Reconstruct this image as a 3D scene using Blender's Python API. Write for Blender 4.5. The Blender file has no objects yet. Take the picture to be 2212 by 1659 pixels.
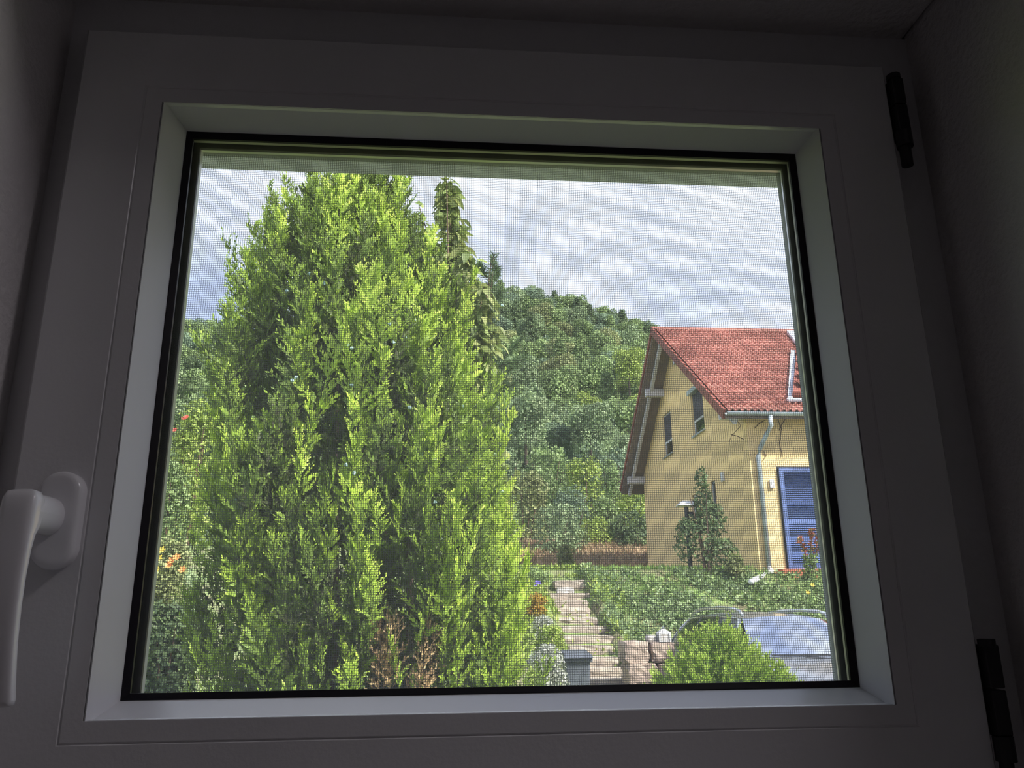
import bpy, math, random
import numpy as np
from mathutils import Vector, Matrix

sc = bpy.context.scene
col = sc.collection
rad = math.radians
rnd = random.Random(7)
rng = np.random.default_rng(11)

# ------------------------------------------------------------------ camera
F = 1720.0
CX, CY = 1106.0, 829.5
yaw, pit, rol = rad(4.83), rad(15.93), rad(-0.58)
CAM = Vector((-0.0407, -0.546, 1.5023))
fwd = Vector((math.sin(yaw) * math.cos(pit), math.cos(yaw) * math.cos(pit), math.sin(pit)))
rgt = Vector((math.cos(yaw), -math.sin(yaw), 0))
upv = rgt.cross(fwd)
cr = math.cos(rol) * rgt + math.sin(rol) * upv
cu = -math.sin(rol) * rgt + math.cos(rol) * upv
cam_d = bpy.data.cameras.new('camera')
cam = bpy.data.objects.new('camera', cam_d)
col.objects.link(cam)
cam_d.sensor_width = 36.0
cam_d.lens = F / 2212 * 36
cam_d.clip_start = 0.02
cam_d.clip_end = 2000
cam.matrix_world = Matrix(((cr.x, cu.x, -fwd.x, CAM.x), (cr.y, cu.y, -fwd.y, CAM.y), (cr.z, cu.z, -fwd.z, CAM.z), (0, 0, 0, 1)))
sc.camera = cam

# ------------------------------------------------------------------ world, sun, exposure
vs = sc.view_settings
vs.view_transform = 'Standard'
vs.look = 'None'
vs.gamma = 1
vs.exposure = 1.20
try:
    vs.use_curve_mapping = False
except Exception:
    pass
cy = sc.cycles
cy.max_bounces = 6
cy.diffuse_bounces = 3
cy.glossy_bounces = 3
cy.transmission_bounces = 6
cy.transparent_max_bounces = 16
cy.caustics_reflective = False
cy.caustics_refractive = False
cy.sample_clamp_indirect = 4

w = bpy.data.worlds.new('sky')
sc.world = w
w.use_nodes = True
nt = w.node_tree
nt.nodes.clear()
o_ = nt.nodes.new('ShaderNodeOutputWorld')
bg = nt.nodes.new('ShaderNodeBackground')
tc = nt.nodes.new('ShaderNodeTexCoord')
mp = nt.nodes.new('ShaderNodeMapping')
nz = nt.nodes.new('ShaderNodeTexNoise')
rp = nt.nodes.new('ShaderNodeValToRGB')
mp.inputs['Location'].default_value = (0.55, 0.2, 0.35)
mp.inputs['Scale'].default_value = (1.0, 1.0, 1.5)
nz.inputs['Scale'].default_value = 2.4
nz.inputs['Detail'].default_value = 3.0
nz.inputs['Roughness'].default_value = 0.45
rp.color_ramp.elements[0].position = 0.34
rp.color_ramp.elements[0].color = (0.42, 0.51, 0.82, 1)
rp.color_ramp.elements[1].position = 0.62
rp.color_ramp.elements[1].color = (0.98, 1.04, 1.18, 1)
nt.links.new(tc.outputs['Generated'], mp.inputs['Vector'])
nt.links.new(mp.outputs['Vector'], nz.inputs['Vector'])
nt.links.new(nz.outputs['Fac'], rp.inputs['Fac'])
nt.links.new(rp.outputs['Color'], bg.inputs['Color'])
bg.inputs['Strength'].default_value = 0.80
nt.links.new(bg.outputs['Background'], o_.inputs['Surface'])

sun_d = bpy.data.lights.new('sun', 'SUN')
sun_d.energy = 5.6
sun_d.angle = rad(6)
sun_d.color = (1.0, 0.95, 0.84)
sun = bpy.data.objects.new('sun', sun_d)
col.objects.link(sun)
sun.rotation_euler = Vector((0.58, -0.52, 0.68)).to_track_quat('Z', 'Y').to_euler()
sun.location = (20, -20, 60)

# ------------------------------------------------------------------ helpers
def ray(px, py):
    return cr * ((px - CX) / F) - cu * ((py - CY) / F) + fwd

def at(px, py, Y):
    d = ray(px, py)
    return CAM + d * ((Y - CAM.y) / d.y)

def atx(px, py, X):
    d = ray(px, py)
    return CAM + d * ((X - CAM.x) / d.x)

ORG = {}

def org(o):
    return ORG.get(o.name, Vector((0, 0, 0))) if o else Vector((0, 0, 0))

def tag(o, label=None, cat=None, group=None, kind=None):
    if label: o['label'] = label
    if cat: o['category'] = cat
    if group: o['group'] = group
    if kind: o['kind'] = kind
    return o

def thing(name, loc, label=None, cat=None, group=None, kind=None):
    o = bpy.data.objects.new(name, None)
    col.objects.link(o)
    o.location = loc
    o.empty_display_size = 0.05
    ORG[o.name] = Vector(loc)
    return tag(o, label, cat, group, kind)

def link(name, me, mat, parent=None, loc=None):
    """an object of this mesh; mesh coordinates are relative to the parent's origin"""
    o = bpy.data.objects.new(name, me)
    col.objects.link(o)
    if mat and not me.materials:
        me.materials.append(mat)
    if parent:
        o.parent = parent
        ORG[o.name] = org(parent)
    if loc is not None:
        o.location = loc
        if not parent:
            ORG[o.name] = Vector(loc)
    return o

class MB:
    def __init__(s):
        s.v = []; s.f = []
    def add(s, vs_, fs_):
        b = len(s.v)
        s.v += [tuple(p) for p in vs_]
        s.f += [tuple(i + b for i in f) for f in fs_]
        return s
    def box(s, a, b):
        x0, y0, z0 = a; x1, y1, z1 = b
        p = [(x0, y0, z0), (x1, y0, z0), (x1, y1, z0), (x0, y1, z0), (x0, y0, z1), (x1, y0, z1), (x1, y1, z1), (x0, y1, z1)]
        return s.add(p, [(3, 2, 1, 0), (4, 5, 6, 7), (0, 1, 5, 4), (1, 2, 6, 5), (2, 3, 7, 6), (3, 0, 4, 7)])
    def bar(s, a, b, w_, h_, up=(0, 0, 1)):
        a, b = Vector(a), Vector(b); d = (b - a).normalized()
        u = Vector(up)
        if abs(d.dot(u)) > 0.98: u = Vector((1, 0, 0))
        r = d.cross(u).normalized(); u = r.cross(d)
        p = [q + r * sx * w_ / 2 + u * sz * h_ / 2 for q in (a, b) for sx, sz in ((-1, -1), (1, -1), (1, 1), (-1, 1))]
        return s.add(p, [(3, 2, 1, 0), (4, 5, 6, 7), (0, 1, 5, 4), (1, 2, 6, 5), (2, 3, 7, 6), (3, 0, 4, 7)])
    def tube(s, pts, r, n=8, r2=None, cap=True):
        pts = [Vector(p) for p in pts]
        m = len(pts); base = len(s.v)
        for i, p in enumerate(pts):
            d = (pts[min(i + 1, m - 1)] - pts[max(i - 1, 0)]).normalized()
            u = Vector((0, 0, 1)) if abs(d.z) < 0.9 else Vector((1, 0, 0))
            a = d.cross(u).normalized(); b = a.cross(d)
            rr = r if r2 is None else r + (r2 - r) * i / (m - 1)
            if isinstance(r, (list, tuple)): rr = r[i]
            for k in range(n):
                t = 2 * math.pi * k / n
                s.v.append(tuple(p + a * math.cos(t) * rr + b * math.sin(t) * rr))
        for i in range(m - 1):
            for k in range(n):
                k2 = (k + 1) % n
                s.f.append((base + i * n + k, base + i * n + k2, base + (i + 1) * n + k2, base + (i + 1) * n + k))
        if cap:
            s.f.append(tuple(base + k for k in range(n))[::-1])
            s.f.append(tuple(base + (m - 1) * n + k for k in range(n)))
        return s
    def prism(s, poly, ax, a, b):
        """polygon (u, v) extruded along an axis: 'x' -> (y, z), 'y' -> (x, z), 'z' -> (x, y)"""
        def P(u, v, t):
            return (t, u, v) if ax == 'x' else ((u, t, v) if ax == 'y' else (u, v, t))
        n = len(poly)
        return s.add([P(u, v, a) for u, v in poly] + [P(u, v, b) for u, v in poly],
                     [tuple(range(n))[::-1], tuple(range(n, 2 * n))] + [(i, (i + 1) % n, n + (i + 1) % n, n + i) for i in range(n)])
    def grid(s, rows):
        b = len(s.v); m = len(rows[0])
        for r in rows: s.v += [tuple(p) for p in r]
        for i in range(len(rows) - 1):
            for j in range(m - 1):
                s.f.append((b + i * m + j, b + i * m + j + 1, b + (i + 1) * m + j + 1, b + (i + 1) * m + j))
        return s
    def mesh(s, name, o=Vector((0, 0, 0)), smooth=False, fix=True):
        me = bpy.data.meshes.new(name)
        me.from_pydata([(x - o.x, y - o.y, z - o.z) for x, y, z in s.v], [], s.f)
        if fix:
            import bmesh
            bm = bmesh.new(); bm.from_mesh(me)
            bmesh.ops.recalc_face_normals(bm, faces=bm.faces)
            bm.to_mesh(me); bm.free()
        if smooth:
            me.polygons.foreach_set('use_smooth', [True] * len(me.polygons))
        return me
    def build(s, name, mat, parent=None, smooth=False, bevel=0.0, seg=2, fix=True):
        o = link(name, s.mesh(name, org(parent), smooth, fix), mat, parent)
        if bevel:
            m = o.modifiers.new('edge', 'BEVEL'); m.width = bevel; m.segments = seg; m.limit_method = 'ANGLE'; m.angle_limit = rad(35)
        return o

def np_mesh(name, V, Q, attr=None):
    """quads mesh from arrays"""
    me = bpy.data.meshes.new(name)
    V = np.ascontiguousarray(V, dtype=np.float32); Q = np.ascontiguousarray(Q, dtype=np.int32)
    me.vertices.add(len(V)); me.vertices.foreach_set('co', V.ravel())
    me.loops.add(Q.size); me.loops.foreach_set('vertex_index', Q.ravel())
    me.polygons.add(len(Q)); me.polygons.foreach_set('loop_start', np.arange(0, Q.size, Q.shape[1], dtype=np.int32))
    me.update(calc_edges=True)
    if attr is not None:
        a = me.attributes.new('growth_and_light', 'FLOAT', 'POINT')
        a.data.foreach_set('value', np.ascontiguousarray(attr, dtype=np.float32))
    return me

# ------------------------------------------------------------------ materials
def new_mat(name):
    m = bpy.data.materials.new(name)
    m.use_nodes = True
    n = m.node_tree
    n.nodes.clear()
    out = n.nodes.new('ShaderNodeOutputMaterial')
    return m, n, out

def solid(name, c, rough=0.5, c2=None, scale=20.0, metal=0.0, bump=0.0, bscale=80.0, spec=0.5, detail=4.0, stretch=(1, 1, 1), ramp=(0.35, 0.65)):
    m, n, out = new_mat(name)
    p = n.nodes.new('ShaderNodeBsdfPrincipled')
    n.links.new(p.outputs['BSDF'], out.inputs['Surface'])
    p.inputs['Roughness'].default_value = rough
    p.inputs['Metallic'].default_value = metal
    p.inputs['Specular IOR Level'].default_value = spec
    c2 = c2 or tuple(x * 0.9 for x in c)
    t = n.nodes.new('ShaderNodeTexCoord'); mpp = n.nodes.new('ShaderNodeMapping')
    mpp.inputs['Scale'].default_value = stretch
    n.links.new(t.outputs['Object'], mpp.inputs['Vector'])
    z = n.nodes.new('ShaderNodeTexNoise'); z.inputs['Scale'].default_value = scale; z.inputs['Detail'].default_value = detail
    r = n.nodes.new('ShaderNodeValToRGB')
    r.color_ramp.elements[0].position = ramp[0]; r.color_ramp.elements[1].position = ramp[1]
    r.color_ramp.elements[0].color = (*c2, 1); r.color_ramp.elements[1].color = (*c, 1)
    n.links.new(mpp.outputs['Vector'], z.inputs['Vector']); n.links.new(z.outputs['Fac'], r.inputs['Fac']); n.links.new(r.outputs['Color'], p.inputs['Base Color'])
    if bump:
        z2 = n.nodes.new('ShaderNodeTexNoise'); z2.inputs['Scale'].default_value = bscale; z2.inputs['Detail'].default_value = 3
        b = n.nodes.new('ShaderNodeBump'); b.inputs['Strength'].default_value = bump; b.inputs['Distance'].default_value = 0.02
        n.links.new(mpp.outputs['Vector'], z2.inputs['Vector']); n.links.new(z2.outputs['Fac'], b.inputs['Height']); n.links.new(b.outputs['Normal'], p.inputs['Normal'])
    return m

def leafmat(name, cols, trans=0.35, attr=False, rough=0.55, island=0.5):
    """leaf colours vary from leaf to leaf; optional growth attribute (fresh tips and lit sprays paler, inner ones darker)"""
    m, n, out = new_mat(name)
    g = n.nodes.new('ShaderNodeNewGeometry')
    r = n.nodes.new('ShaderNodeValToRGB')
    els = r.color_ramp.elements
    while len(els) < len(cols): els.new(0.5)
    for i, c in enumerate(cols):
        els[i].position = i / (len(cols) - 1); els[i].color = (*c, 1)
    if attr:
        a = n.nodes.new('ShaderNodeAttribute'); a.attribute_name = 'growth_and_light'
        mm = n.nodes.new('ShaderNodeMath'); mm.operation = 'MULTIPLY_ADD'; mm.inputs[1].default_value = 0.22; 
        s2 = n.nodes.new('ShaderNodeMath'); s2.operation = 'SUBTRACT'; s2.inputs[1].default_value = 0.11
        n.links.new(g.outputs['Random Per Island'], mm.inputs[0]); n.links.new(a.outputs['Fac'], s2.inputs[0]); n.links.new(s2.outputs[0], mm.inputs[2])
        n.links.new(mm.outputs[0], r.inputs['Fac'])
    else:
        n.links.new(g.outputs['Random Per Island'], r.inputs['Fac'])
    d = n.nodes.new('ShaderNodeBsdfPrincipled'); d.inputs['Roughness'].default_value = rough; d.inputs['Specular IOR Level'].default_value = 0.35
    t = n.nodes.new('ShaderNodeBsdfTranslucent'); mx = n.nodes.new('ShaderNodeMixShader'); mx.inputs[0].default_value = trans
    n.links.new(r.outputs['Color'], d.inputs['Base Color']); n.links.new(r.outputs['Color'], t.inputs['Color'])
    n.links.new(d.outputs[0], mx.inputs[1]); n.links.new(t.outputs[0], mx.inputs[2]); n.links.new(mx.outputs[0], out.inputs['Surface'])
    return m

def glassmat(name, tint=(1, 1, 1), refl=0.0, ior=1.5, rough=0.0, veil=0.0):
    m, n, out = new_mat(name)
    tr = n.nodes.new('ShaderNodeBsdfTransparent'); tr.inputs['Color'].default_value = (*tint, 1)
    gl = n.nodes.new('ShaderNodeBsdfGlossy'); gl.inputs['Roughness'].default_value = rough
    fr = n.nodes.new('ShaderNodeLayerWeight'); fr.inputs['Blend'].default_value = 0.5
    pw = n.nodes.new('ShaderNodeMath'); pw.operation = 'POWER'; pw.inputs[1].default_value = 5.0
    ad = n.nodes.new('ShaderNodeMath'); ad.operation = 'MULTIPLY_ADD'; ad.inputs[1].default_value = 0.9; ad.inputs[2].default_value = 0.03 + refl; ad.use_clamp = True
    n.links.new(fr.outputs['Facing'], pw.inputs[0])
    mx = n.nodes.new('ShaderNodeMixShader')
    n.links.new(pw.outputs[0], ad.inputs[0]); n.links.new(ad.outputs[0], mx.inputs[0])
    n.links.new(tr.outputs[0], mx.inputs[1]); n.links.new(gl.outputs[0], mx.inputs[2])
    if veil:      # pale scatter added to imitate veiling glare over the view
        tl = n.nodes.new('ShaderNodeBsdfTranslucent'); tl.inputs['Color'].default_value = (0.9, 0.9, 0.95, 1)
        m2 = n.nodes.new('ShaderNodeMixShader'); m2.inputs[0].default_value = veil
        n.links.new(mx.outputs[0], m2.inputs[1]); n.links.new(tl.outputs[0], m2.inputs[2]); n.links.new(m2.outputs[0], out.inputs['Surface'])
    else:
        n.links.new(mx.outputs[0], out.inputs['Surface'])
    return m

M = {}
M['plaster'] = solid('room_plaster', (0.72, 0.70, 0.70), 0.9, (0.66, 0.64, 0.64), 6, bump=0.25, bscale=180)
M['roompaint'] = solid('room_wall_paint', (0.52, 0.50, 0.51), 0.9, (0.48, 0.46, 0.47), 6, bump=0.2, bscale=180)
M['pvc'] = solid('white_pvc', (0.78, 0.78, 0.80), 0.22, (0.74, 0.74, 0.76), 8, bump=0.03, bscale=300)
M['bead'] = solid('lit_glazing_bead', (0.86, 0.87, 0.89), 0.2, (0.84, 0.85, 0.87), 8, spec=0.6)  # same white plastic as the sash, made paler to look skylit
M['handle'] = solid('white_handle_paint', (0.85, 0.85, 0.88), 0.2, (0.83, 0.83, 0.86), 8)
M['rubber'] = solid('black_rubber', (0.008, 0.007, 0.012), 0.5, spec=0.3)
M['hinge'] = solid('black_hinge_plastic', (0.012, 0.011, 0.013), 0.45)
M['alu'] = solid('spacer_aluminium', (0.55, 0.54, 0.46), 0.45, metal=0.3)
M['alubright'] = solid('spacer_slot_bright', (0.9, 0.9, 0.88), 0.5)
M['glass'] = glassmat('clear_pane', (0.985, 0.99, 0.985))
M['veilglass'] = glassmat('veiled_outer_pane', (0.985, 0.99, 0.985), veil=0.035)
M['wire'] = solid('screen_wire_grey', (0.16, 0.16, 0.18), 0.5)
M['screenframe'] = solid('screen_frame_grey', (0.30, 0.32, 0.35), 0.5)
M['outwall'] = solid('exterior_plaster', (0.78, 0.81, 0.92), 0.9, (0.72, 0.75, 0.86), 12, bump=0.2, bscale=150)
M['floor'] = solid('room_floor_tile', (0.45, 0.42, 0.40), 0.5, (0.38, 0.36, 0.34), 4)

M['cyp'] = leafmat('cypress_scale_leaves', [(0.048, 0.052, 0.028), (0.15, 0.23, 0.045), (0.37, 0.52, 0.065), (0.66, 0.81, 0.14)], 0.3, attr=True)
M['cypdead'] = leafmat('cypress_dead_scales', [(0.20, 0.12, 0.07), (0.42, 0.28, 0.15), (0.58, 0.43, 0.23)], 0.2)
M['bark'] = solid('cypress_bark', (0.16, 0.10, 0.08), 0.9, (0.08, 0.05, 0.045), 30, bump=0.5, stretch=(1, 1, 0.2))
M['cone'] = solid('cypress_cone', (0.36, 0.50, 0.50), 0.6, (0.25, 0.40, 0.38), 90)
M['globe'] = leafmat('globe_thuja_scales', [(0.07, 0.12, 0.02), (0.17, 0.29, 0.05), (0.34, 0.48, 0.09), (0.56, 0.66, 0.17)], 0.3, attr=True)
M['cherry'] = leafmat('drooping_leaf', [(0.15, 0.21, 0.06), (0.25, 0.32, 0.09), (0.38, 0.41, 0.15)], 0.3)
M['pine'] = leafmat('pine_needles', [(0.07, 0.11, 0.05), (0.12, 0.19, 0.08), (0.19, 0.27, 0.12)], 0.2)
M['twig'] = solid('brown_twig', (0.14, 0.09, 0.06), 0.9, (0.08, 0.05, 0.04), 30)

# ================================================================== ROOM AND WINDOW
def ring(side, rects):
    """one mitred bar of a rectangular ring; rects = closed profile of (l, r, b, t, y)"""
    m = MB(); n = len(rects); pts = []
    for l, r, b, t, y in rects:
        if side == 'top': e = ((l, y, t), (r, y, t))
        elif side == 'bottom': e = ((r, y, b), (l, y, b))
        elif side == 'left': e = ((l, y, b), (l, y, t))
        else: e = ((r, y, t), (r, y, b))
        pts.append(e)
    v = [p[0] for p in pts] + [p[1] for p in pts]
    f = [(i, (i + 1) % n, n + (i + 1) % n, n + i) for i in range(n)] + [tuple(range(n))[::-1], tuple(range(n, 2 * n))]
    return m.add(v, f)
SIDES = ('top', 'right', 'bottom', 'left')
L0, R0, B0, T0 = -0.325, 0.3245, 1.376, 1.9435       # sash outer edge
def ins(d, y): return (L0 + d, R0 - d, B0 + d, T0 - d, y)

# walls of the room: the window wall with its deep opening, then the rest of the small room
HL, HR, HB, HT = -0.346, 0.361, 1.30, 1.988
wl = MB()
wl.box((-1.5, -0.11, -0.02), (HL, 0.16, 2.6)); wl.box((HR, -0.11, -0.02), (1.4, 0.16, 2.6))
wl.box((HL, -0.11, -0.02), (HR, 0.16, HB)); wl.box((HL, -0.11, HT), (HR, 0.16, 2.6))
tag(wl.build('wall_front', M['plaster'], bevel=0.006, seg=3), kind='structure')
tag(MB().box((-1.6, -2.6, -0.02), (-1.5, 0.16, 2.6)).build('wall_left', M['roompaint']), kind='structure')
tag(MB().box((1.4, -2.6, -0.02), (1.5, 0.16, 2.6)).build('wall_right', M['roompaint']), kind='structure')
tag(MB().box((-1.6, -2.7, -0.02), (1.5, -2.6, 2.6)).build('wall_back', M['roompaint']), kind='structure')
tag(MB().box((-1.6, -2.7, 2.6), (1.5, 0.25, 2.7)).build('ceiling', M['plaster']), kind='structure')
tag(MB().box((-1.6, -2.7, -0.12), (1.5, 0.25, -0.02)).build('floor', M['floor']), kind='structure')

# unseen ceiling lamp, added to brighten the room side of the window
LX, LY = 0.90, -0.38
lamp = thing('fill_lamp', (LX, LY, 2.6), 'unseen round ceiling lamp added to brighten the dim room', 'lamp')
mlamp, nl, ol = new_mat('fill_lamp_glow')
em = nl.nodes.new('ShaderNodeEmission'); em.inputs['Color'].default_value = (1.0, 0.93, 0.98, 1); em.inputs['Strength'].default_value = 5.8
nl.links.new(em.outputs[0], ol.inputs['Surface'])
dm = MB(); n = 24
rows = []
for i, (r_, z_) in enumerate([(0.17, 2.585), (0.16, 2.55), (0.11, 2.525), (0.001, 2.515)]):
    rows.append([(LX + r_ * math.cos(2 * math.pi * k / n), LY + r_ * math.sin(2 * math.pi * k / n), z_) for k in range(n + 1)])
dm.grid(rows).build('fill_diffuser', mlamp, lamp, smooth=True)
dm = MB(); dm.tube([(LX, LY, 2.6), (LX, LY, 2.58)], 0.185, 28).build('mount', M['pvc'], lamp)

win = thing('window_1', (0, 0, 1.66), kind='structure')
PV = M['pvc']
FR = [(HL, HR, HB, HT, 0.02), ins(-0.003, 0.02), ins(-0.003, 0.067), (-0.292, 0.292, 1.409, 1.905, 0.067), (-0.292, 0.292, 1.409, 1.905, 0.082), (HL, HR, HB, HT, 0.082)]
LIP0 = (-0.2476, 0.2507, 1.4465, 1.8744, 0.0575)
LIP1 = (-0.2486, 0.2537, 1.4445, 1.8776, 0.066)
SASH = [ins(0, 0.003), ins(0.0025, 0), ins(0.0500, 0), ins(0.0506, 0.0006), ins(0.0514, 0.0006), ins(0.0520, 0), ins(0.0640, 0), ins(0.0640, 0.0575), LIP0, LIP1, ins(0, 0.066)]
BEADO = ins(0.0642, 0.0)
BEADI = (-0.2485, 0.2485, 1.4495, 1.870, 0.026)
BEAD = [ins(0.0642, 0.001), (-0.2595, 0.2592, 1.4375, 1.8812, 0.0), (-0.2495, 0.2495, 1.4485, 1.871, 0.0235), BEADI, (-0.255, 0.255, 1.443, 1.8765, 0.026), (-0.2606, 0.2603, 1.4405, 1.8792, 0.012)]
def q5(l, r, b, t, y): return (l, r, b, t, y)
GI = [(-0.2485, 0.2485, 1.4495, 1.870, 0.0245), (-0.2445, 0.2445, 1.4532, 1.866, 0.0275), (-0.2445, 0.2445, 1.4532, 1.866, 0.030), (-0.262, 0.262, 1.438, 1.883, 0.030), (-0.262, 0.262, 1.438, 1.883, 0.0265)]
GO = [(-0.262, 0.262, 1.438, 1.883, 0.0541), (-0.2476, 0.2507, 1.4465, 1.8744, 0.0545), (-0.2476, 0.2507, 1.4465, 1.8744, 0.0574), (-0.262, 0.262, 1.438, 1.883, 0.0574)]
SPR = (-0.2554, 0.2530, 1.4430, 1.8764)
SP = [(*SPR, 0.0342), (*SPR, 0.0498), (-0.2615, 0.261, 1.4385, 1.8825, 0.0498), (-0.2615, 0.261, 1.4385, 1.8825, 0.0342)]
for s_ in SIDES:
    ring(s_, FR).build('frame_bar', PV, win)
for s_ in SIDES:
    ring(s_, SASH).build('sash_bar', PV, win)
for s_ in SIDES:
    ring(s_, BEAD).build('glazing_bead', M['bead'], win)
for s_ in SIDES:
    ring(s_, GI).build('inner_gasket', M['rubber'], win)
    ring(s_, GO).build('outer_gasket', M['rubber'], win)
    sp = ring(s_, SP).build('spacer_bar', M['alu'], win)
    d = MB()
    l, r, b, t = SPR
    pitch = 0.0042
    if s_ in ('top', 'bottom'):
        z_ = t if s_ == 'top' else b
        for k in range(int((r - l - 0.02) / pitch)):
            x_ = l + 0.012 + k * pitch
            d.box((x_, 0.0445, z_ - 0.0002), (x_ + 0.0024, 0.0462, z_ + 0.0002))
    else:
        x_ = l if s_ == 'left' else r
        for k in range(int((t - b - 0.02) / pitch)):
            z_ = b + 0.012 + k * pitch
            d.box((x_ - 0.0002, 0.0445, z_), (x_ + 0.0002, 0.0462, z_ + 0.0024))
    tag(d.build('spacer_slots', M['alubright'], sp), kind='stuff')
MB().box((-0.2615, 0.0301, 1.4385), (0.2615, 0.0341, 1.8825)).build('inner_pane', M['glass'], win)
MB().box((-0.2615, 0.0499, 1.4385), (0.2615, 0.0539, 1.8825)).build('outer_pane', M['veilglass'], win)

# handle: rose, neck and lever
hd_rose = MB()
rxc, rzc = -0.2905, 1.562
rows = []
for dy, grow in ((0.0, 0.0), (-0.006, 0.0), (-0.0078, -0.0007), (-0.0090, -0.0020), (-0.0095, -0.0040), (-0.0095, -0.0060)):
    row = []
    for k in range(41):
        t = 2 * math.pi * k / 40
        a = 0.0140 + grow
        x_ = rxc + a * math.cos(t); z_ = rzc + a * math.sin(t) + (0.0175 if math.sin(t) >= 0 else -0.0175)
        row.append((x_, dy, z_))
    row.append(row[0]); rows.append(row)
hd_rose.grid(rows)
hd_rose.f.append(tuple(len(hd_rose.v) - 42 + k for k in range(41)))
handle = hd_rose.build('handle', M['handle'], win, smooth=True)
handle['label'] = 'white lever handle on an oval rose'
lev = MB()
# neck rings (in x,z ellipse) from the rose towards the room, then lever rings going down
NS = 28
def lring(c, ax, bx, ex, ux, uz):
    out = []
    for k in range(NS):
        t = 2 * math.pi * k / NS
        ct, st = math.cos(t), math.sin(t)
        x_ = ax * math.copysign(abs(ct) ** ex, ct); y_ = bx * math.copysign(abs(st) ** ex, st)
        out.append(Vector(c) + ux * x_ + uz * y_)
    out.append(out[0]); return out
X_ = Vector((1, 0, 0)); Y_ = Vector((0, 1, 0)); Z_ = Vector((0, 0, 1))
rows = [lring((-0.2940, -0.0095, 1.5635), 0.0095, 0.0120, 0.95, X_, Z_)]
rows.append(lring((-0.2945, -0.022, 1.5637), 0.0097, 0.0120, 0.92, X_, Z_))
rows.append(lring((-0.2952, -0.033, 1.5634), 0.0101, 0.0118, 0.85, X_, Z_))
rows.append(lring((-0.2957, -0.042, 1.5632), 0.0102, 0.0116, 0.85, X_, Z_))
neck = MB().grid(rows)
neck_o = neck.build('neck', M['handle'], handle, smooth=True)
rows = []
for z_, y0, y1, hx in ((1.5765, -0.0420, -0.0380, 0.0050), (1.5752, -0.0455, -0.0345, 0.0088), (1.571, -0.0475, -0.0315, 0.0104), (1.564, -0.0485, -0.0300, 0.0106), (1.556, -0.0488, -0.0315, 0.0106), (1.549, -0.0492, -0.0375, 0.0105), (1.540, -0.0497, -0.0400, 0.0105), (1.525, -0.0502, -0.0412, 0.0104), (1.508, -0.0498, -0.0408, 0.0103), (1.488, -0.0478, -0.0385, 0.0102), (1.470, -0.0442, -0.0345, 0.0101), (1.456, -0.0408, -0.0305, 0.0100), (1.4532, -0.0400, -0.0300, 0.0094), (1.4525, -0.0380, -0.0320, 0.0070)):
    rows.append(lring((-0.2960, (y0 + y1) / 2, z_), hx, (y1 - y0) / 2, 0.55, X_, Y_))
lv = MB().grid(rows)
b0 = len(lv.v)
lv.f.append(tuple(range(NS))); lv.f.append(tuple(len(lv.v) - NS - 1 + k for k in range(NS)))
lv.build('lever', M['handle'], handle, smooth=True)

# hinges on the right stile
def hinge(z0, z1, nm):
    h = MB()
    L = z1 - z0
    h.tube([(0.3285, -0.003, z0), (0.3285, -0.003, z0 + L * 0.22)], 0.0045, 12)
    o = h.build('hinge', M['hinge'], win, smooth=False)
    MB().tube([(0.3290, -0.003, z0 + L * 0.20), (0.3290, -0.003, z0 + L * 0.36)], 0.0064, 12).build('hinge_knuckle', M['hinge'], o)
    MB().box((0.3248, -0.006, z0 + L * 0.36), (0.3350, 0.014, z0 + L * 0.66)).build('hinge_leaf', M['hinge'], o, bevel=0.001)
    MB().box((0.3248, -0.006, z0 + L * 0.67), (0.3350, 0.014, z0 + L * 0.96)).build('hinge_leaf', M['hinge'], o, bevel=0.001)
    MB().tube([(0.3285, -0.003, z0 + L * 0.95), (0.3285, -0.003, z1)], 0.0056, 12).build('hinge_cap', M['hinge'], o)
hinge(1.846, 1.931, 'top')
hinge(1.385, 1.481, 'bottom')

# insect screen outside the sash
scr = thing('insect_screen', (0, 0.0865, 1.66), 'fine grey insect screen mesh in a thin frame outside the pane', 'insect screen')
S0 = (-0.288, 0.288, 1.412, 1.902); S1 = (-0.2580, 0.2620, 1.4440, 1.8890)
for s_ in SIDES:
    ring(s_, [(*S0, 0.084), (*S1, 0.084), (*S1, 0.091), (*S0, 0.091)]).build('screen_frame_bar', M['screenframe'], scr)
msh = MB(); p_ = 0.0017; hw = 0.00016; yw = 0.0875
nx = int((S1[1] - S1[0]) / p_); nzz = int((S1[3] - S1[2]) / p_)
def wire(a, b, ax):
    (x0, z0), (x1, z1) = a, b
    if ax == 'v':
        v = [(x0 + dx, yw + dy, z) for z in (z0, z1) for dx, dy in ((-hw, 0), (0, -hw), (hw, 0), (0, hw))]
    else:
        v = [(x, yw + 0.0002 + dy, z0 + dz) for x in (x0, x1) for dz, dy in ((-hw, 0), (0, -hw), (hw, 0), (0, hw))]
    msh.add(v, [(k, (k + 1) % 4, 4 + (k + 1) % 4, 4 + k) for k in range(4)])
for i in range(nx + 1): wire((S1[0] + i * p_, S1[2]), (S1[0] + i * p_, S1[3]), 'v')
for i in range(nzz + 1): wire((S1[0], S1[2] + i * p_), (S1[1], S1[2] + i * p_), 'h')
tag(msh.build('mesh', M['wire'], scr), kind='stuff')
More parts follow.
